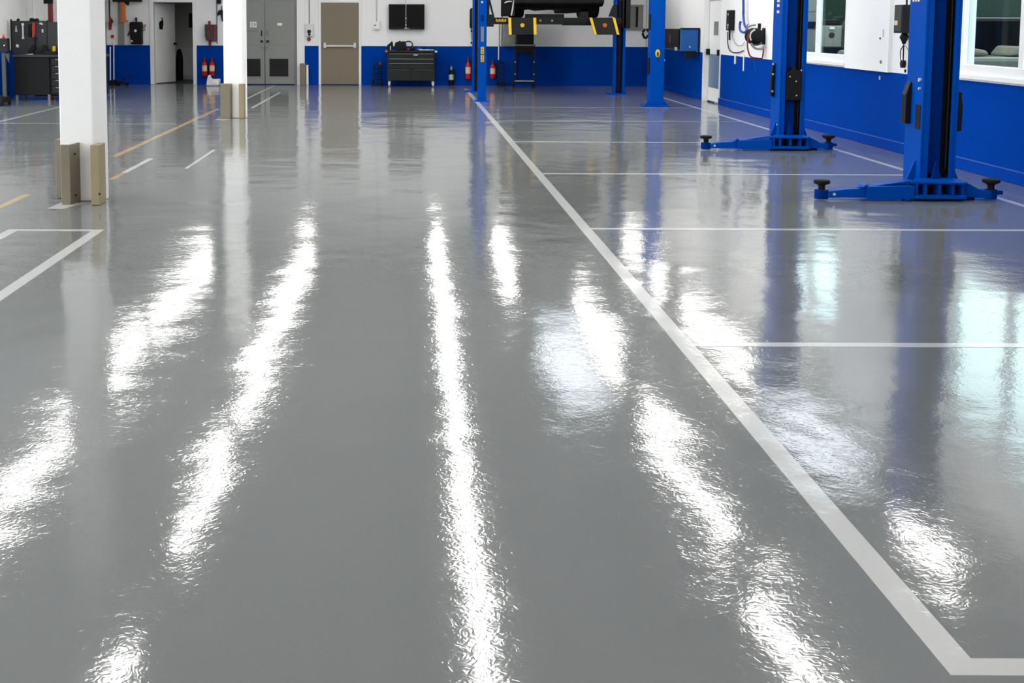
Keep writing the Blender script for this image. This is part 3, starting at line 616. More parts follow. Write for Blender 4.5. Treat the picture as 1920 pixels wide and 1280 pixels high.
# ------------------------------------------------------------------ fire extinguishers
def extinguisher(px, y0, y1, label, body='red', lab='cream'):
    a = at_y(px, y1, YB-.08); z0, z1 = a.z, at_y(px, y0, YB-.08).z; hh = z1-z0; r = .068
    t = thing('fire_extinguisher', label, 'fire extinguisher', (a.x, YB-.085, z0), group='fire extinguishers on the far wall')
    B().lathe([(r*.85, 0), (r, .02), (r, hh*.60), (r*.8, hh*.70), (r*.35, hh*.76), (r*.3, hh*.80)], n=20).build('cylinder', body, t, smooth=True)
    B().lathe([(r*1.02, hh*.25), (r*1.02, hh*.55)], n=20).build('label', lab, t, smooth=True)
    B().lathe([(r*.42, hh*.80), (r*.45, hh*.92), (r*.3, hh)], n=12).build('valve', 'dark_red' if body == 'red' else 'silver', t, smooth=True)
    B().box(-.012, .012, -.09, .0, hh*.93, hh*.97).build('lever', 'black', t, .003)
    B().tube([(.03, -.02, hh*.86), (.085, -.03, hh*.7), (.08, -.02, hh*.4), (.075, -.01, hh*.15)], .012).build('hose', 'black', t, smooth=True)
    B().box(-.03, .03, .06, .084, hh*.3, hh*.6).build('wall_bracket', 'dark', t)
    return t
extinguisher(384, 107, 142, 'red fire extinguisher under the dark box, beside the open door')
extinguisher(398, 107, 142, 'red fire extinguisher under the dark box, beside the farther pillar')
extinguisher(877.5, 107, 148, 'red fire extinguisher left of the narrow blue post')
extinguisher(924, 112, 147, 'red fire extinguisher right of the narrow blue post')
extinguisher(846, 124, 158, 'slim black extinguisher with silver label right of the tool chest', 'black', 'silver')

# ------------------------------------------------------------------ tool chest
CH = 30.05
x0, x1, _, zt = rect(726, 99, 816, 160, CH)
t = thing('tool_chest', 'dark grey tool chest with wide drawers against the far wall', 'tool chest', ((x0+x1)/2, CH, 0))
hw = (x1-x0)/2; zb = at_y(770, 152, CH).z
B().box(-hw, hw, .03, .62, zb, zt).build('body', 'chest', t, .006)
B().box(-hw-.06, hw+.06, -.03, .66, zt, zt+.055).build('top', 'dark', t, .012)
for s in (-1, 1): B().box(s*(hw+.02)-.03, s*(hw+.02)+.03, -.05, 0, zt+.005, zt+.05).build('corner_cap', 'orange' if s < 0 else 'silver', t, .006)
cuts = [at_y(770, y, CH).z for y in (99.5, 109, 117.5, 129)]
for k in range(3):
    d = B().box(-hw+.02, hw-.02, 0, .03, cuts[k+1]+.006, cuts[k]-.006).build('drawer', 'chest', t, .004)
    B().box(-hw+.05, hw-.05, -.022, 0, cuts[k]-.028, cuts[k]-.012).build('drawer_pull', 'grey_dark', d, .003)
B().box(.06, .16, -.006, 0, cuts[0]-.06, cuts[0]-.035).build('badge', 'silver', t)
for a, b in ((-hw+.02, -.03), (.03, hw-.02)):
    d = B().box(a, b, 0, .03, zb+.02, cuts[3]-.006).build('door', 'chest', t, .004); B().box(a+.03, b-.03, -.02, 0, cuts[3]-.035, cuts[3]-.018).build('door_pull', 'peg', d, .003)
for x in (-hw+.05, hw-.05):
    for y in (.08, .55):
        B().cyl((x-.02, y, .05), (x+.02, y, .05), .05, n=16).box(x-.03, x+.03, y-.02, y+.02, .06, zb).build('caster', 'silver', t)
B().box(hw, hw+.03, .2, .5, zt-.18, zt-.14).build('side_handle', 'dark', t, .006)
# things on the chest
ztop = zt+.055
def on_chest(px, Y=30.25): return at_y(px, 90, Y).x
def blob(name, pts, Y, dep, m, label, cat, bevel=.03):
    P = [at_y(x, y, Y) for x, y in pts]; zmin = ztop; c = P[0].x
    o = B().prism([(p.x-c, max(0, p.z-zmin)) for p in P], 'y', 0, dep).build(name, m, bevel=bevel, loc=(c, Y, zmin)); return tag(o, label, cat)
blob('tool_bag', [(740, 95), (740, 83), (742, 79), (748, 78), (749, 75.5), (751, 78), (760, 77.5), (762, 84), (762, 95)], 30.3, .3, 'black', 'large black tool bag on the tool chest', 'bag')
blob('sander', [(725.5, 95), (725.5, 85), (728, 83), (732, 80), (734, 77), (736, 78), (737, 84), (736, 95)], 30.28, .2, 'black', 'black power sander at the left end of the tool chest', 'power tool')
q = blob('spray_bottle', [(731, 95), (731, 87), (733, 86), (733, 95)], 30.15, .04, 'silver', 'small pale bottle before the black power sander', 'bottle', .006)
t = thing('cable_coil', 'grey cable coil leaning on the black tool bag', 'coil', (on_chest(766), 30.2, ztop))
B().tube([(.10*math.cos(a), .02*math.sin(3*a), .12+.10*math.sin(a)) for a in [k*PI/6 for k in range(25)]], .016).build('coil', 'peg', t, smooth=True)
B().box(-.03, .03, -.03, .0, 0, .05).build('plug', 'dark_red', t, .006)
blob('glove_pile', [(768, 95), (769, 88), (772, 84), (776, 88), (780, 95)], 30.25, .2, 'dark', 'dark crumpled gloves on the tool chest', 'gloves')
o = B().prism([(0, 0), (.16, 0), (.13, .05), (.03, .06)], 'y', 0, .2).build('rag', 'hose_blue', bevel=.015, loc=(on_chest(780), 30.2, ztop)); tag(o, 'blue folded rag on the tool chest', 'rag')
for k, (px, lb) in enumerate(((792, 'pale flat screwdriver lying near the right end of the chest'), (803, 'pale flat wrench lying near the right end of the chest'))):
    t = thing('screwdriver' if k == 0 else 'wrench', lb, 'hand tool', (on_chest(px, 30.1), 30.1, ztop))
    B().rings([(-.09, 0, .014), (.02, 0, .014)], .014, 8).build('handle', 'cream' if k == 0 else 'silver', t, smooth=True); B().rings([(.02, 0, .014), (.14, 0, .014)], .008, 8).build('shaft', 'steel', t, smooth=True)

# hand trucks
def hand_truck(pxl, pxr, ytop, label, Y=30.55):
    x0, x1, _, zt = rect(pxl, ytop, pxr, 160, Y); w = x1-x0
    t = thing('hand_truck', label, 'hand truck', (x0, Y, 0))
    B().tube([(0, .1, .06), (0, .16, zt*.8), (.03, .18, zt), (w-.03, .18, zt), (w, .16, zt*.8), (w, .1, .06)], .018).build('frame', 'black', t, smooth=True)
    b = B()
    for k in (.3, .55, .8): b.cyl((0, .1+.07*k, zt*k), (w, .1+.07*k, zt*k), .012, n=8)
    b.build('cross_bar', 'black', t)
    B().box(-.02, w+.02, -.12, .1, .012, .025).build('toe_plate', 'dark', t)
    for x in (-.03, w+.03): B().lathe([(.03, -.02), (.075, -.02), (.075, .02), (.03, .02)], (x, .14, .075), 'x', 18).build('wheel', 'rubber', t, smooth=True)
    B().box(w-.05, w+.02, .12, .2, zt-.03, zt+.04).build('grip', 'dark_red' if pxl < 800 else 'black', t, .01)
hand_truck(701, 714, 120, 'black hand truck standing left of the tool chest')
hand_truck(936, 945, 118, 'small black hand truck left of the black wheeled stand')
# wheeled stand under the raised ramp
SY = 30.1
x0, x1, _, zt = rect(964, 65, 1005, 162, SY); w = x1-x0
t = thing('equipment_stand', 'black wheeled stand with glass-like blue panel under the left ramp', 'stand', (x0, SY, 0))
t['label'] = 'black wheeled stand with dark blue panel beneath the raised ramp'
z1 = at_y(985, 84, SY).z; z2 = at_y(985, 100, SY).z; z3 = at_y(985, 152, SY).z
B().box(.05, w-.05, 0, .4, z1, zt+.25).build('head', 'black', t, .01)
B().box(-.02, w, -.02, .42, z1-.03, z1+.01).build('shelf', 'grey_dark', t, .006)
B().box(.06, w-.05, .02, .4, z2, z1-.03).build('drawer_box', 'black', t, .006)
B().box(.06, w-.07, .08, .11, z3+.02, z2).build('panel', 'lift_dark', t)
for x in (.02, w-.04):
    u = B().prism([(x-.02-(.03 if x < .1 else -.03), .06), (x+.02-(.03 if x < .1 else -.03), .06), (x+.02, z1-.03), (x-.02, z1-.03)], 'y', 0, .05).build('upright', 'dark', t, .004)
    for z in (.32, .62): B().cyl((x, -.02, z), (x, 0, z), .016, n=8).build('bolt', 'silver', u)
B().cyl((.0, .02, z3), (w-.02, .02, z3), .014, n=8).build('cross_bar', 'silver', t)
B().box(0, w-.02, .05, .4, .09, z3-.03).build('base', 'black', t, .006)
for x in (0, w-.02):
    for y in (.05, .36): B().cyl((x-.015, y, .045), (x+.015, y, .045), .045, n=14).box(x-.012, x+.012, y-.02, y+.02, .04, .1).build('caster', 'rubber', t)

# white bag on the floor
x0, x1, _, zt = rect(386, 140, 411, 160, 30.2)
t = thing('plastic_bag', 'crumpled white plastic bag on the floor below two extinguishers', 'bag', (x0, 30.2, 0)); w = x1-x0
B().prism([(.0, .003), (w-.02, .003), (w, .17), (w*.55, .16), (w*.33, .17), (w*.22, zt), (w*.12, zt*.8)], 'y', .0, .28).build('sack', 'paper', t, .03)
B().prism([(w*.42, .04), (w*.86, .05), (w*.90, .14), (w*.45, .13)], 'y', -.02, .01).build('fold', 'white', t, .01)

# brooms by the corner
def broom(px, ytop, yo, label, m, hm):
    f = at_y(px, 150, YB-yo); z1 = at_y(px, ytop, f.y).z
    t = thing('broom', label, 'broom', (f.x, YB-yo, 0))
    B().cyl((0, .0, .10), (0, .06, z1), .016, n=10).build('handle', m, t, smooth=True)
    B().prism([(-.015, .002), (.16, .002), (.14, .08), (.04, .12), (-.015, .12)], 'y', -.04, .04).build('head', hm, t, .006)
broom(206.8, 88, .40, 'pale green white broom handle standing at the far corner', 'white', 'dark')
broom(213.5, 76, .14, 'cream broom handle standing beside the pale broom', 'paper', 'black')
t = thing('trolley', 'small dark low trolley by the far wall near the brooms', 'trolley', (at_y(230, 155, 30.4).x, 30.4, 0))
B().prism([(-.13, .05), (.13, .05), (.13, .08), (-.05, .10), (-.13, .10)], 'y', -.1, .12).build('deck', 'dark', t, .006)
for x in (-.1, .1):
    for y in (-.07, .09): B().cyl((x-.015, y, .035), (x+.015, y, .035), .035, n=12).build('wheel', 'black', t)
B().cyl((-.1, .1, .09), (.17, .3, .24), .012, n=8).build('handle', 'black', t)
p = at_y(208, 44, YB); t = thing('air_tool', 'red hanging air tool in the far corner', 'air tool', (p.x, YB, p.z))
B().rings([(0, -.06, .16), (.0, -.06, .02), (-.01, -.06, -.16)], [.022, .045, .03], 10).build('body', 'dark_red', t, smooth=True); B().cyl((.03, -.06, .1), (.04, -.06, .02), .03, n=8).build('trigger', 'black', t); B().box(-.01, .01, -.06, 0, .12, .16).build('hook', 'dark', t)
p = at_y(212, 68, YB); t = thing('red_knob', 'red round knob on the wall above the brooms', 'knob', (p.x, YB, p.z))
B().lathe([(.01, -.1), (.04, -.085), (.045, -.06), (.03, -.03)], (0, 0, 0), 'y', 14).build('knob', 'red', t, smooth=True); B().cyl((0, -.03, 0), (0, 0, 0), .02, n=8).build('stem', 'dark', t)
cond(205.5, -10, 36, .018, 'peg', 'dark grey pipe coming down in the far corner', ztop=CEIL-.002)
# overhead black arm with orange tube
p = at_y(236, 2, YB-.3); 
x0, x1, z0, z1 = rect(212, -3, 267, 3.5, YB-.3)
t = thing('hoist_arm', 'black wall arm with an orange hanging cylinder', 'hoist', ((x0+x1)/2, YB, z0)); hw = (x1-x0)/2
B().prism([(-hw, 0), (hw*.9, 0), (hw, .03), (hw*.9, .07), (-hw, .09)], 'y', -.38, -.26).build('arm', 'black', t, .006)
for x in (-hw*.8, hw*.7): B().box(x-.03, x+.03, -.27, 0, .0, .08).build('bracket', 'black', t, .004)
a0, a1, c0, c1 = rect(227, 4, 235, 40, YB-.32); a0 -= t.location.x; a1 -= t.location.x
cy = B().prism([(a0, c0-z0), (a1, c0-z0), (a1-.01, 0), (a0, 0)], 'y', -.38, -.26).build('orange_cylinder', 'orange', t, .03)
B().box(a0-.01, a1+.05, -.4, -.24, c0-z0-.02, c0-z0+.03).build('foot', 'orange', cy, .01)
B().prism([(hw*.0, -.09), (hw*.08, -.09), (hw*.12, 0), (-.1, 0)], 'y', -.36, -.3).build('hook', 'black', t, .004)
t, hw, hh = wbox('wall_cabinet', (222, 4, 231, 84), .06, 'grey', 'narrow pale grey cabinet strip left of the black reel box', 'cabinet')
B().box(-hw+.01, hw-.01, -.066, -.06, .02, hh-.02).build('door', 'grey', t, .003)

# ------------------------------------------------------------------ workbench with pegboard (left)
BY = 24.6
x0, _, _, zt = rect(27, 105, 107, 188, BY); x0 = at_y(27, 188, BY).x
t = thing('workbench', 'dark grey workbench with drawers behind the closer pillar', 'workbench', (x0, BY, 0)); w = 1.72
zt = at_y(60, 107, BY).z; xs = at_y(92.5, 150, BY).x-x0
B().box(0, xs, .02, .68, .10, zt).build('cabinet', 'bench', t, .006)
B().box(xs, w, .05, .68, .10, zt).build('drawer_cabinet', 'bench', t, .006)
for k in range(5):
    h0 = .14+k*(zt-.16)/5; d = B().box(xs+.05, w-.04, .02, .05, h0, h0+(zt-.16)/5-.012).build('drawer', 'chest', t, .004); B().box(xs+.12, w-.1, .0, .02, h0+.10, h0+.125).build('drawer_pull', 'grey_dark', d, .003)
for x, y in ((.04, .06), (xs-.02, .04), (w-.05, .06), (.04, .62), (w-.05, .62)): B().box(x-.025, x+.025, y-.025, y+.025, 0, .11).build('leg', 'grey_dark', t, .003)
B().box(-.01, w+.03, -.03, .72, zt, zt+.045).build('worktop', 'peg', t, .006)
pz1 = at_y(60, 39, BY+.62).z
pg = B().box(at_y(22, 70, BY+.62).x-x0, at_y(89, 70, BY+.62).x-x0, .62, .65, zt+.045, pz1).build('pegboard', 'peg', t, .003)
B().box(at_y(90, 70, BY+.62).x-x0, w, .60, .63, zt+.045, pz1-.02).build('pegboard', 'peg', t, .003)
B().box(at_y(20.5, 70, BY+.62).x-x0, at_y(22.5, 70, BY+.62).x-x0, .6, .66, zt+.045, pz1+.03).box(at_y(88.3, 70, BY+.62).x-x0, at_y(90.3, 70, BY+.62).x-x0, .6, .66, zt+.045, pz1+.01).build('board_frame', 'dark', t, .003)
PYB = BY+.62
def peg_tool(name, px, y0, y1, wd, shape, m, label, cat='hand tool', th=.03):
    a = at_y(px, y1, PYB-.02); b = at_y(px, y0, PYB-.02); h = b.z-a.z
    t = thing(name, label, cat, (a.x, PYB, a.z), group='tools hung on the pegboard')
    B().prism([(u*wd, v*h) for u, v in shape], 'y', -.012-th, -.004).build('body', m, t, .006)
    B().cyl((0, -.03, h*.93), (0, -.001, h*.93), .008, n=8).build('hook', 'silver', t)
    return t
wr_ = [(-.3, .12), (-.5, .06), (-.45, 0), (.45, 0), (.5, .06), (.3, .12), (.28, .8), (.5, .9), (.45, 1), (.15, 1), (.12, .93), (-.12, .93), (-.15, 1), (-.45, 1), (-.5, .9), (-.28, .8)]
peg_tool('wrench', 43.5, 43, 73, .05, wr_, 'paper', 'long white wrench on the pegboard')
t2 = peg_tool('bolt_cutter', 63.5, 42, 70, .07, [(-.4, 0), (.2, 0), (.5, .3), (.5, .9), (.2, 1), (-.3, 1), (-.5, .6)], 'red', 'red handled cutter on the pegboard')
B().box(-.11, -.04, -.05, -.005, .02, .26).build('sheath', 'black', t2, .01)
peg_tool('pliers', 30.5, 48, 60, .05, [(-.5, 0), (-.2, 0), (0, .5), (.2, 0), (.5, 0), (.2, .7), (.1, 1), (-.1, 1), (-.2, .7)], 'silver', 'small silver pliers near the pegboard left edge')
peg_tool('clamp', 77.5, 42, 47, .08, [(-.5, .3), (.4, 0), (.5, .5), (-.4, 1)], 'silver', 'small silver clamp near the pegboard top corner')
peg_tool('spanner', 80, 55, 61, .05, wr_, 'silver', 'short silver spanner under the silver clamp')
peg_tool('tape_measure', 33, 83, 89, .06, [(-.5, .1), (.4, 0), (.5, .6), (.2, 1), (-.4, 1)], 'paper', 'small white tape measure low on the pegboard')
peg_tool('hammer', 66.5, 70, 90, .05, [(-.2, 0), (.2, 0), (.2, .7), (.6, .75), (.6, 1), (-.6, 1), (-.6, .75), (-.2, .7)], 'dark', 'dark hammer under the red handled cutter')
zw = zt+.0465
def on_bench(name, pts, Y, dep, m, label, cat, bevel=.01):
    P = [at_y(x, y, Y) for x, y in pts]; c = P[0].x
    return tag(B().prism([(p.x-c, max(0, p.z-zw)) for p in P], 'y', 0, dep).build(name, m, bevel=bevel, loc=(c, Y, zw)), label, cat)
on_bench('drill', [(53, 106), (53, 93), (57, 90), (60, 84), (64, 86), (66, 93), (62, 95), (66, 106)], BY+.3, .1, 'black', 'black drill standing on the workbench', 'power tool')
on_bench('flashlight', [(46, 106), (46, 102), (54, 101), (62, 101), (62, 106)], BY+.12, .05, 'silver', 'silver torch lying on the workbench', 'torch')
on_bench('tool_case', [(82, 106), (82, 97), (105, 96), (105, 106)], BY+.2, .25, 'dark', 'flat dark tool case on the workbench', 'case')
on_bench('monitor', [(79, 106), (79.5, 85), (83, 85), (92, 97), (92, 106)], BY+.48, .08, 'black', 'tilted black screen at the back of the workbench', 'screen')
on_bench('yellow_tin', [(98, 106), (98, 87), (101, 86), (103, 88), (103, 106)], BY+.5, .08, 'yellow', 'small yellow tin behind the dark tool case', 'tin')
p = at_y(65, 40, PYB); t = thing('bench_lamp', 'black work lamp clipped on top of the pegboard', 'lamp', (p.x, PYB+.015, pz1))
B().prism([(-.10, .0), (.08, .0), (.06, .05), (.0, .04), (-.08, .06)], 'y', -.06, .06).build('head', 'black', t, .008); B().cyl((-.01, 0, .03), (-.02, 0, .14), .02, n=10).build('stem', 'silver', t)
p = at_y(33, 38, PYB); tag(B().prism([(-.03, 0), (.03, 0), (.04, .03), (0, .05)], 'y', -.02, .02).build('clip', 'black', loc=(p.x, PYB+.015, pz1)), 'small black clip on the pegboard top edge', 'clip')
cond(63.5, -10, 38, .022, 'silver', 'pale vertical pipe above the pegboard', Y=25.6, ztop=CEIL-.002, nm='hanging_pipe')
# red stand behind the bench
x0, x1, z0, z1 = rect(90, -6, 97, 38, 26.2)
t = thing('jack_stand', 'dark red upright press column behind the workbench', 'press', ((x0+x1)/2, 26.2, 0)); hw = (x1-x0)/2
B().box(-hw, hw, 0, .08, .02, 2.35).build('column', 'dark_red', t, .006); B().box(-.3, .3, -.2, .28, 0, .02).build('base', 'dark', t, .004)
B().box(-hw-.08, hw, -.03, .1, at_y(92, 7, 26.2).z, 2.3).build('clamp', 'black', t, .006)
# diagnostic cart at far left edge
KY = 23.0
xk = at_y(0, 85, KY).x
t = thing('diagnostic_cart', 'black diagnostic cart with screen cut off by the left picture edge', 'cart', (xk-.05, KY, 0))
x0, x1, z0, z1 = rect(0, 72, 14, 98, KY)
B().box(-.20, .05+x1-x0, 0, .12, z0, z1).build('screen_box', 'black', t, .01); B().cyl((.13, -.006, z0+.13), (.13, .0, z0+.13), .012, n=10).build('knob', 'silver', t)
B().box(.06, .13, .04, .10, .16, z0).build('post', 'peg', t, .006); B().prism([(.06, z0-.02), (.2, z0-.02), (.19, z0-.2), (.13, z0-.05)], 'y', .05, .09).build('gusset', 'peg', t)
B().prism([(-.2, .05), (.12, .05), (.14, .14), (.06, .18), (-.2, .18)], 'y', -.25, .3).build('base', 'black', t, .01)
for x in (-.15, .12):
    for y in (-.2, .25): B().cyl((x-.02, y, .04), (x+.02, y, .04), .04, n=12).box(x-.015, x+.015, y-.015, y+.015, .04, .06).build('caster', 'rubber', t)
B().lathe([(.02, 0), (.03, .02), (.01, .08)], (.1, .06, z1), n=10).build('beacon', 'red', t, smooth=True)

# ------------------------------------------------------------------ right wall fittings
def rbox(name, xf, xn, y0, y1, dep, m, label, cat, bevel=.008, group=None):
    """box on the window wall: xf/xn = far and near pixel columns of its inner face, y0/y1 pixel rows"""
    a = at_x(xf, y1, XR-dep); b = at_x(xn, y0, XR-dep); zl = at_x((xf+xn)/2, y1, XR-dep).z; zh = at_x((xf+xn)/2, y0, XR-dep).z
    t = thing(name, label, cat, (XR, b.y, zl), group=group)
    B().box(-dep, 0, 0, a.y-b.y, 0, zh-zl).build('body', m, t, bevel); return t, a.y-b.y, zh-zl
t, L, h = rbox('fluid_cabinet', 1246, 1274, 54, 92, .38, 'black', 'black long wall cabinet beside the blue one', 'cabinet')
B().box(-.388, -.38, L*.55, L*.62, h*.3, h*.7).build('red_mark', 'dark_red', t); B().box(-.386, -.38, .04, L*.45, .04, h-.04).build('door', 'black', t, .003)
B().box(-.41, -.38, .1, .25, -.02, .05).build('tray', 'silver', t, .004); t.location.x -= .012; B().box(0, .011, .3, L-.3, h*.3, h*.7).build('wall_mount', 'dark', t)
t, L, h = rbox('fluid_cabinet', 1275.5, 1279, 55, 96, .38, 'cabinet_blue', 'bright blue wall cabinet on the window wall near the far corner', 'cabinet')
B().box(-.39, .0, -.02, L+.01, h, h+.03).build('lid', 'black', t, .006); B().box(-.03, .0, -.03, 0, -.08, h).build('side_strip', 'black', t, .004)
B().cyl((-.2, -.012, h*.2), (-.2, 0, h*.2), .018, n=12).build('lock', 'silver', t); B().box(-.28, -.06, .02, .12, -.14, 0).build('drip_tray', 'dark', t, .006); t.location.x -= .012; B().box(0, .011, .02, L-.02, h*.3, h*.7).build('wall_mount', 'dark', t)
a = at_x(1225, 62, XR-.1); t = thing('hose_hanger', 'small black hose bundle beside the wide plain post', 'hose', (XR, a.y, a.z))
B().tube([(-.30, 0, .1), (-.36, 0, 0), (-.30, 0, -.12), (-.2, 0, -.02), (-.26, 0, .1)], .03).build('hose', 'black', t, smooth=True); B().box(-.27, 0, -.01, .01, .06, .1).build('bracket', 'dark', t)
t, L, h = rbox('control_box', 1361, 1369.5, 19, 57, .09, 'black', 'black long control box right of the white side door', 'control box')
B().box(-.096, -.09, L*.15, L*.85, h*.06, h*.92).build('cover', 'dark', t, .003)
for z, r in ((.78, .02), (.25, .025), (.12, .018)): B().cyl((-.108, L*.4, h*z), (-.096, L*.4, h*z), r, n=12).build('knob', 'silver', t)
B().tube([(-.05, L*.6, 0), (-.05, L*.6, -.08), (-.05, L*.55, -.18)], .02).build('cable_gland', 'black', t, smooth=True)
# looping cable
def onr(px, py, off=.03): v = at_x(px, py, XR-off); return v
pts = [onr(1364, 60, .05), onr(1364.5, 80, .04), onr(1367, 92), onr(1373, 98), onr(1385, 98.5), onr(1394, 95)]
pipe('cable', pts, .010, 'dark', 'dark cable looping below the black control box', 'cable')
pts = [onr(1372, 62), onr(1376, 76), onr(1382, 85), onr(1391, 85), onr(1396, 79)]
pipe('cable', pts, .006, 'grey', 'thin grey cable looping right of the black control box', 'cable')
pts = [onr(1393.5, -20, .08), onr(1394, 15, .08), onr(1394, 32, .08), onr(1396, 46, .10), onr(1401, 55, .12), onr(1396, 61, .14), onr(1389, 58, .12), onr(1387, 50, .1), onr(1388.5, 40, .09)]
pipe('blue_hose', pts, .022, 'hose_blue', 'blue hanging hose with a hooked end on the window wall', 'hose')
a = at_x(1404, 51, XR-.1); t = thing('hose_hook', 'small dark hook holding the blue hose', 'hook', (XR, a.y-.08, a.z+.04))
B().tube([(0, 0, 0), (-.1, 0, -.02), (-.15, 0, -.06), (-.14, 0, .02)], .014).build('hook', 'grey_dark', t, smooth=True)
# hose reel
cy_, cz_2 = at_x(1416, 68, XR-.16).y, at_x(1416, 68, XR-.16).z
t = thing('hose_reel', 'black round hose reel with silver rim on the window wall', 'hose reel', (XR, cy_, cz_2))
B().lathe([(.02, -.05), (.10, -.03), (.135, 0), (.14, .04), (.10, .06), (.10, .18), (.14, .20), (.135, .24), (.05, .26)], (-.17, -.10, 0), 'y', 28).build('drum', 'black', t, smooth=True)
B().tube([(-.17+.118*math.cos(a), -.125-.02*math.sin(a*.5), .118*math.sin(a)) for a in [PI*.6+k*PI*.6/6 for k in range(7)]], .013).build('hose_coil', 'silver', t, smooth=True)
B().tube([(-.17+.145*math.cos(a), -.10, .145*math.sin(a)) for a in [PI*.95+k*PI*.75/6 for k in range(7)]], .016).build('hose_coil', 'peg', t, smooth=True)
B().box(-.2, 0, .02, .06, -.03, .03).box(-.02, 0, -.05, .1, -.14, .14).build('wall_bracket', 'dark', t, .004)
B().box(-.12, -.07, -.02, .02, .12, .22).build('hanger', 'black', t, .006)
B().tube([(-.30, -.14, .05), (-.33, -.15, -.08), (-.32, -.15, -.22), (-.27, -.15, -.34), (-.15, -.13, -.37), (-.07, -.12, -.37), (-.05, -.12, -.28), (-.05, -.12, -.2)], .013).build('hose', 'dark_red', t, smooth=True)
B().tube([(-.28, -.165, -.12), (-.2, -.165, -.2), (-.1, -.16, -.21), (-.04, -.14, -.17)], .02).build('hose', 'grey', t, smooth=True)
for px, y0, y1, r, lb in ((1378, 103, 120, .018, 'short white pipe end on the blue band'), (1393.5, 90, 133, .013, 'longer white pipe end on the blue band')):
    a = onr(px, y1, r+.002); b = onr(px, y0, r+.002); b.y = a.y
    tag(B().cyl((0, 0, 0), (0, 0, b.z-a.z), r, n=10).build('pipe', 'white', smooth=True, loc=a), lb, 'pipe')
pipe('hose', [onr(1413, 108, .006), onr(1414, 122, .006), onr(1417, 135, .006)], .006, 'hose_blue', 'thin blue tube hanging under the hose reel', 'hose')
# junction box near the window
t, L, h = rbox('junction_box', 1675, 1693.5, 9, 62, .135, 'dark', 'large dark grey junction box between the two windows', 'junction box')
B().box(-.141, -.135, .03, L-.03, .02, h-.02).build('cover', 'peg', t, .004); B().box(-.144, -.141, L*.5, L*.85, h*.28, h*.44).build('warning_label', 'cream', t)
tag(B().cyl((0, 0, 0), (0, 0, CEIL-.002-t.location.z-h), .012, n=8).build('conduit', 'dark', loc=(XR-.06, t.location.y+L*.3, t.location.z+h)), 'dark conduit rising from the junction box between the windows', 'conduit')
B().box(-.1, 0, L, L+.04, h*.2, h*.26).build('latch', 'black', t, .004)
B().lathe([(.03, 0), (.055, -.05), (.03, -.1), (.02, -.13)], (-.07, L*.35, 0), n=14).build('cable_gland', 'black', t, smooth=True)
B().tube([(-.07, L*.35, -.12), (-.072, L*.35, -.2), (-.07, L*.35, -.33)], .009).build('cable', 'black', t, smooth=True)
B().tube([(-.07, L*.35, -.14), (-.07, L*.7, -.22), (-.07, L*.6, -.34), (-.07, L*.35, -.37)], .006).build('cable', 'black', t, smooth=True)
B().tube([(-.07, L*.35, -.14), (-.07, -.04, -.2), (-.05, -.07, -.33), (-.05, -.02, -.36)], .006).build('cable', 'grey', t, smooth=True)
B().lathe([(.03, -.33), (.038, -.37), (.03, -.42)], (-.07, L*.35, 0), n=12).build('plug', 'black', t, smooth=True)
for px, py, r, lb, m, off in ((1652, 116, .022, 'round grey knock-out cap on the wall step', 'grey_dark', .05), (1698, 133, .02, 'round black cap on the wall beside the closest lift', 'dark', 0), (1651, 72, .012, 'tiny black screw head on the wall step', 'dark', .05)):
    a = at_x(px, py, XR-off); tag(B().cyl((-.012, 0, 0), (0, 0, 0), r, n=16).build('knockout_disc', m, loc=a), lb, 'cap')
a = at_x(1657, 62, XR-.05); tag(B().box(-.012, 0, -.012, .012, -.05, .05).build('slide_bolt', 'silver', loc=a, bevel=.003), 'small grey slide bolt on the wall step', 'bolt')
a = at_x(1650, 146, XR); tag(B().box(-.01, 0, -.02, .02, -.025, .025).build('wall_socket', 'silver', loc=a, bevel=.003), 'small silver fitting on the blue band', 'fitting')

# ------------------------------------------------------------------ yard seen through the windows
S('ground_outside', B().box(XR+.14, 24, 2, 40, -.3, -.1), 'yard', 'dark yard outside the windows', 'ground')
S('wall_outside', B().box(9.6, 9.8, 22, 40, -.1, 3.0).box(6.5, 9.8, 30, 30.2, -.1, 3.0), 'yard_wall', 'grey building wall outside the narrow window', 'wall')
t = thing('filling_machine', 'pale box machine outside the narrow window', 'machine', (7.0, 20.6, -.1))
def zz(py, Y): return at_y(1550, py, Y).z+.1
B().box(-.03, .26, 0, .4, 0, zz(48, 20.6)).build('body', 'grey', t, .015)
B().box(.0, .24, .02, .3, zz(48, 20.6), zz(37, 20.6)).build('console', 'black', t, .01)
B().lathe([(.035, 0), (.05, .008), (.02, .012)], (.09, -.012, zz(66, 20.6)), 'y', 16).build('emblem', 'dark', t)
B().box(-.05, .28, -.02, .42, 0, zz(87, 20.6)).build('plinth', 'black', t, .01)
B().box(.05, .13, -.03, 0, zz(55, 20.6), zz(50, 20.6)).build('paper_slot', 'paper', t)
o = thing('yellow_post', 'dull yellow post outside the narrow window', 'post', (7.38, 20.4, -.1))
B().cyl((0, 0, 0), (0, 0, zz(45, 20.4)), .035, n=14).build('post', 'brass', o); B().cyl((0, 0, zz(45, 20.4)), (0, 0, zz(43, 20.4)), .04, n=14).build('cap', 'black', o)
o = thing('steel_cabinet', 'tall grey cabinet outside behind the pale box machine', 'cabinet', (7.35, 22.2, -.1))
B().box(-.26, .10, 0, .4, 0, 2.9).build('body', 'grey', o, .01); B().box(-.24, .08, -.01, 0, 1.9, 2.85).build('door', 'grey', o, .004); B().box(-.26, .1, -.02, 0, 1.6, 1.72).build('ledge', 'black', o)
o = thing('machine_arm', 'dark machine frame outside the narrow window', 'machine', (7.75, 21.0, -.1))
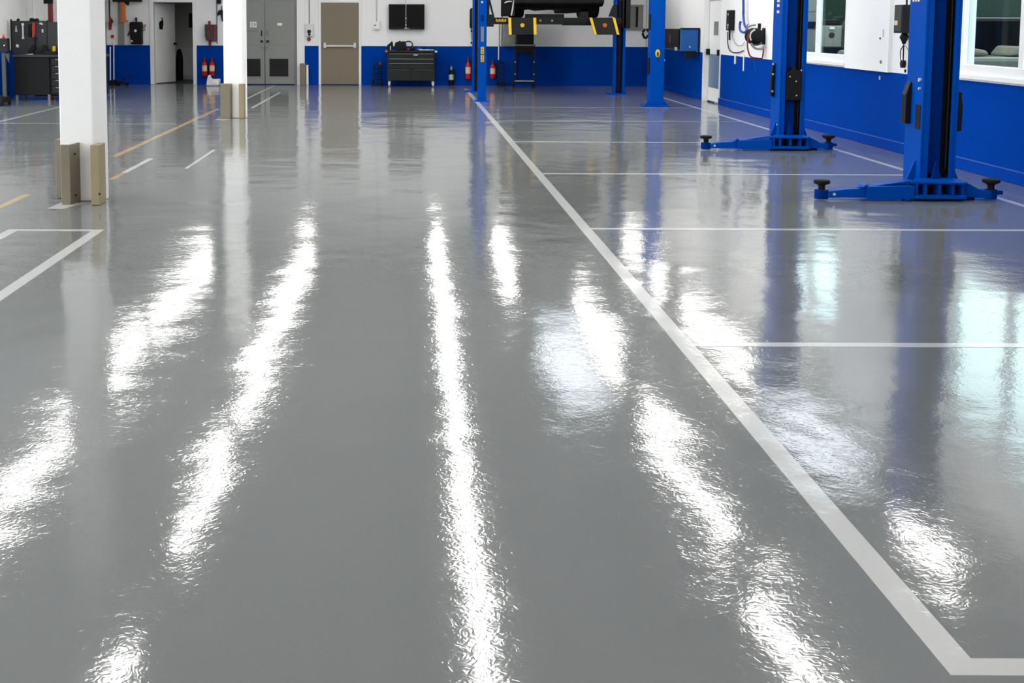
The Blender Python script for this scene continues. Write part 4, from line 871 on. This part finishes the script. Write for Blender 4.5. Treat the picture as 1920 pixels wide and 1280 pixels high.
B().prism([(-.3, 1.45), (.05, 1.95), (.5, 2.0), (.5, 2.9), (0, 2.9), (-.05, 2.1), (-.35, 1.6)], 'y', 0, .15).build('arm', 'hedge', o, .01); B().box(-.1, .5, .0, .3, 0, 1.5).build('base', 'hedge', o, .02)
o = thing('desk_chair', 'dark stool and screen outside the left pane of the narrow window', 'screen', (6.9, 22.9, -.1))
B().box(-.1, .12, 0, .06, 1.5, 1.75).build('screen', 'black', o, .01); B().cyl((0, .03, 0), (0, .03, 1.5), .02, n=10).build('pole', 'dark', o); B().box(-.15, .15, -.1, .16, 0, .04).build('foot', 'dark', o)
# vehicle outside the large window
t = thing('parked_vehicle', 'dark olive vehicle parked outside the large window', 'vehicle', (7.6, 16.2, -.1))
B().prism([(-.9, .45), (.9, .45), (.95, .9), (.9, 1.28), (-.9, 1.28), (-.95, .9)], 'y', -.9, 3.0).build('body', 'olive', t, .05)
B().prism([(-.86, 1.28), (.86, 1.28), (.74, 1.78), (-.74, 1.78)], 'y', .2, 2.6).build('cabin', 'black_gloss', t, .05)
B().box(-.95, .95, -1.0, -.86, .42, .72).build('bumper', 'steel_blue', t, .04)
B().box(-.7, .1, -.93, -.89, .78, 1.12).build('grille', 'black', t, .02)
for s in (-1, 1):
    B().lathe([(.09, -.03), (.10, 0), (.05, .02)], (s*.62, -.92, 1.0), 'y', 20).build('headlamp', 'rim', t, smooth=True)
    for y in (-.2, 2.2):
        wv = B().lathe([(.22, -.1), (.35, -.1), (.37, -.06), (.37, .06), (.35, .1), (.22, .1)], (s*.86, y, .37), 'x', 28).build('wheel', 'rubber', t, smooth=True)
        B().lathe([(.2, -.08), (.2, .08), (.05, .1)], (s*.86, y, .37), 'x', 20).build('rim', 'rim', wv, smooth=True)
for k, s in enumerate((-.75, .0)):
    B().prism([(s, 1.29), (s+.5, 1.29), (s+.46, 1.36), (s+.1, 1.42)], 'y', -.7, -.1).build('hood_bulge', 'seat', t, .04)
# hedge beyond
def hedge(x0, x1, y0, y1, h, label):
    rnd = random.Random(int(x0*10+y0)); bm = B()
    for _ in range(420):
        x, y, z = rnd.uniform(x0, x1), rnd.uniform(y0, y1), rnd.uniform(.0, h)
        r = rnd.uniform(.12, .26); d = Vector((rnd.uniform(-1, 1), rnd.uniform(-1, 1), rnd.uniform(-.4, 1))).normalized(); u = d.orthogonal().normalized(); w2 = d.cross(u)
        c = Vector((x-x0, y-y0, z)); vs = [bm.bm.verts.new(c+u*r*a+w2*r*.6*b+d*r*.15*(abs(a)+abs(b))) for a, b in ((-1, 0), (0, -1), (1, 0), (0, 1))]
        bm.bm.faces.new(vs)
    bm.box(.15, x1-x0-.15, .15, y1-y0-.15, 0, h-.15)
    return tag(bm.build('hedge', 'hedge', loc=(x0, y0, -.1)), label, 'hedge')
hedge(7.0, 9.4, 24.0, 25.5, 3.0, 'dark green hedge outside behind the machines')
hedge(8.9, 11.5, 17.5, 21.5, 2.7, 'dark green hedge outside behind the parked vehicle')
hedge(10.5, 12.0, 8, 17, 2.4, 'dark green hedge along the yard outside the large window')

# ------------------------------------------------------------------ ceiling lights
LZ, LL, LW = 3.7, 1.5, .14
def ceiling_light(loc):
    t = thing('ceiling_light', 'white ceiling strip light, either seen as a glare streak on the floor or added unseen', 'ceiling light', loc, group='ceiling strip lights')
    B().box(-LW/2-.02, LW/2+.02, -LL/2, LL/2, .02, .09).build('housing', 'white', t, .005)
    B().box(-LW/2, LW/2, -LL/2+.02, LL/2-.02, 0, .019).build('diffuser', 'lamp', t)
    for y in (-LL*.35, LL*.35): B().cyl((0, y, .09), (0, y, CEIL-LZ), .006, n=6).build('hanger', 'steel', t)
    return t
rows = {-4.45: [(12.4, 17.2), (17.2, 20.6), (21, 28.6)], -2.27: [(8.3, 10.8), (12, 15.2), (16.2, 30)], .67: [(4.5, 30)], 3.28: [(7.9, 11.0), (12, 17.5), (18.5, 24.6)], 5.25: [(11.2, 12.8), (18.2, 23.5), (24.5, 29.5)], 2.15: [(24.5, 29.2)]}
for x in (-4.45, -2.27, .67, 3.28, 5.0): rows[x] = rows.get(x, [])+[(-7.5, .6)]  # unseen rows behind the camera, added to brighten the room
rows[-4.45].append((3.2, 8.0))  # unseen lamps added to light the front of the closer pillar
rows[-6.9] = [(-6, 19)]  # unseen row added to brighten the left side
proto = None
for x, segs in rows.items():
    for a, b in segs:
        n = max(1, int((b-a+.05)/(LL+.06)))
        for k in range(n):
            loc = (x, a+LL/2+k*(LL+.06), LZ)
            if proto is None: proto = ceiling_light(loc)
            else: dup(proto, loc)
def day_panel(x0, x1, y0, y1, label):
    t = thing('daylight_panel', label, 'ceiling light', ((x0+x1)/2, (y0+y1)/2, LZ+.1)); hx, hy = (x1-x0)/2, (y1-y0)/2
    B().box(-hx-.03, hx+.03, -hy-.03, hy+.03, .02, .08).build('housing', 'white', t, .005); B().box(-hx, hx, -hy, hy, 0, .019).build('diffuser', 'day', t)
    for y in (-hy*.7, hy*.7): B().cyl((0, y, .08), (0, y, CEIL-LZ-.1), .006, n=6).build('hanger', 'steel', t)
day_panel(4.95, 5.75, 14.3, 17.3, 'bluish ceiling panel, seen only as a glare patch before the closest lift')
day_panel(2.2, 2.9, 17.0, 21.0, 'bluish ceiling panel, seen only as a glare patch left of the thick line')

# seat wall fittings a millimetre into the paint
bpy.context.view_layer.update()
for o in [o for o in C.objects if o.parent is None and o.get('kind') != 'structure']:
    pts = [c.matrix_world @ Vector(k) for c in [o]+list(o.children_recursive) if c.type == 'MESH' for k in c.bound_box]
    if not pts or o['category'] in ('television', 'floor marking'): continue
    if abs(max(p.y for p in pts)-YB) < .004 or abs(max(p.y for p in pts)-HY) < .004: o.location.y += (YB if abs(max(p.y for p in pts)-YB) < .004 else HY)+.001-max(p.y for p in pts)
    mx = max(p.x for p in pts)
    if abs(mx-XR) < .004 or abs(mx-XR+.05) < .004: o.location.x += (XR if abs(mx-XR) < .004 else XR-.05)+.001-mx

# ------------------------------------------------------------------ world, camera, view
w = bpy.data.worlds.new('sky'); bpy.context.scene.world = w; w.use_nodes = True
bg = w.node_tree.nodes['Background']; bg.inputs[0].default_value = (.88, .935, 1.0, 1); bg.inputs[1].default_value = 2.2
cam = bpy.data.cameras.new('camera'); co = bpy.data.objects.new('camera', cam); C.objects.link(co)
cam.sensor_fit = 'HORIZONTAL'; cam.sensor_width = 36; cam.lens = FL/1920*36; cam.shift_x = (960-CX)/1920; cam.shift_y = (CY-640)/1920
cam.clip_start = .05; cam.clip_end = 200
Rv, Fv, Uv = Vector((1, 0, 0)), Vector((0, ct, -st)), Vector((0, st, ct))
R2 = Rv*math.cos(ROLL)+Uv*math.sin(ROLL); U2 = Uv*math.cos(ROLL)-Rv*math.sin(ROLL)
mw = Matrix((R2, U2, -Fv)).transposed().to_4x4(); mw.translation = (0, 0, EYE); co.matrix_world = mw
sc = bpy.context.scene; sc.camera = co
sc.view_settings.view_transform = 'Standard'; sc.view_settings.look = 'None'; sc.view_settings.gamma = 1; sc.view_settings.exposure = 1.32
sc.view_settings.use_curve_mapping = False
sc.cycles.use_denoising = True; sc.cycles.max_bounces = 8; sc.cycles.diffuse_bounces = 4; sc.cycles.glossy_bounces = 4
sc.cycles.caustics_reflective = False; sc.cycles.caustics_refractive = False; sc.cycles.sample_clamp_indirect = 8
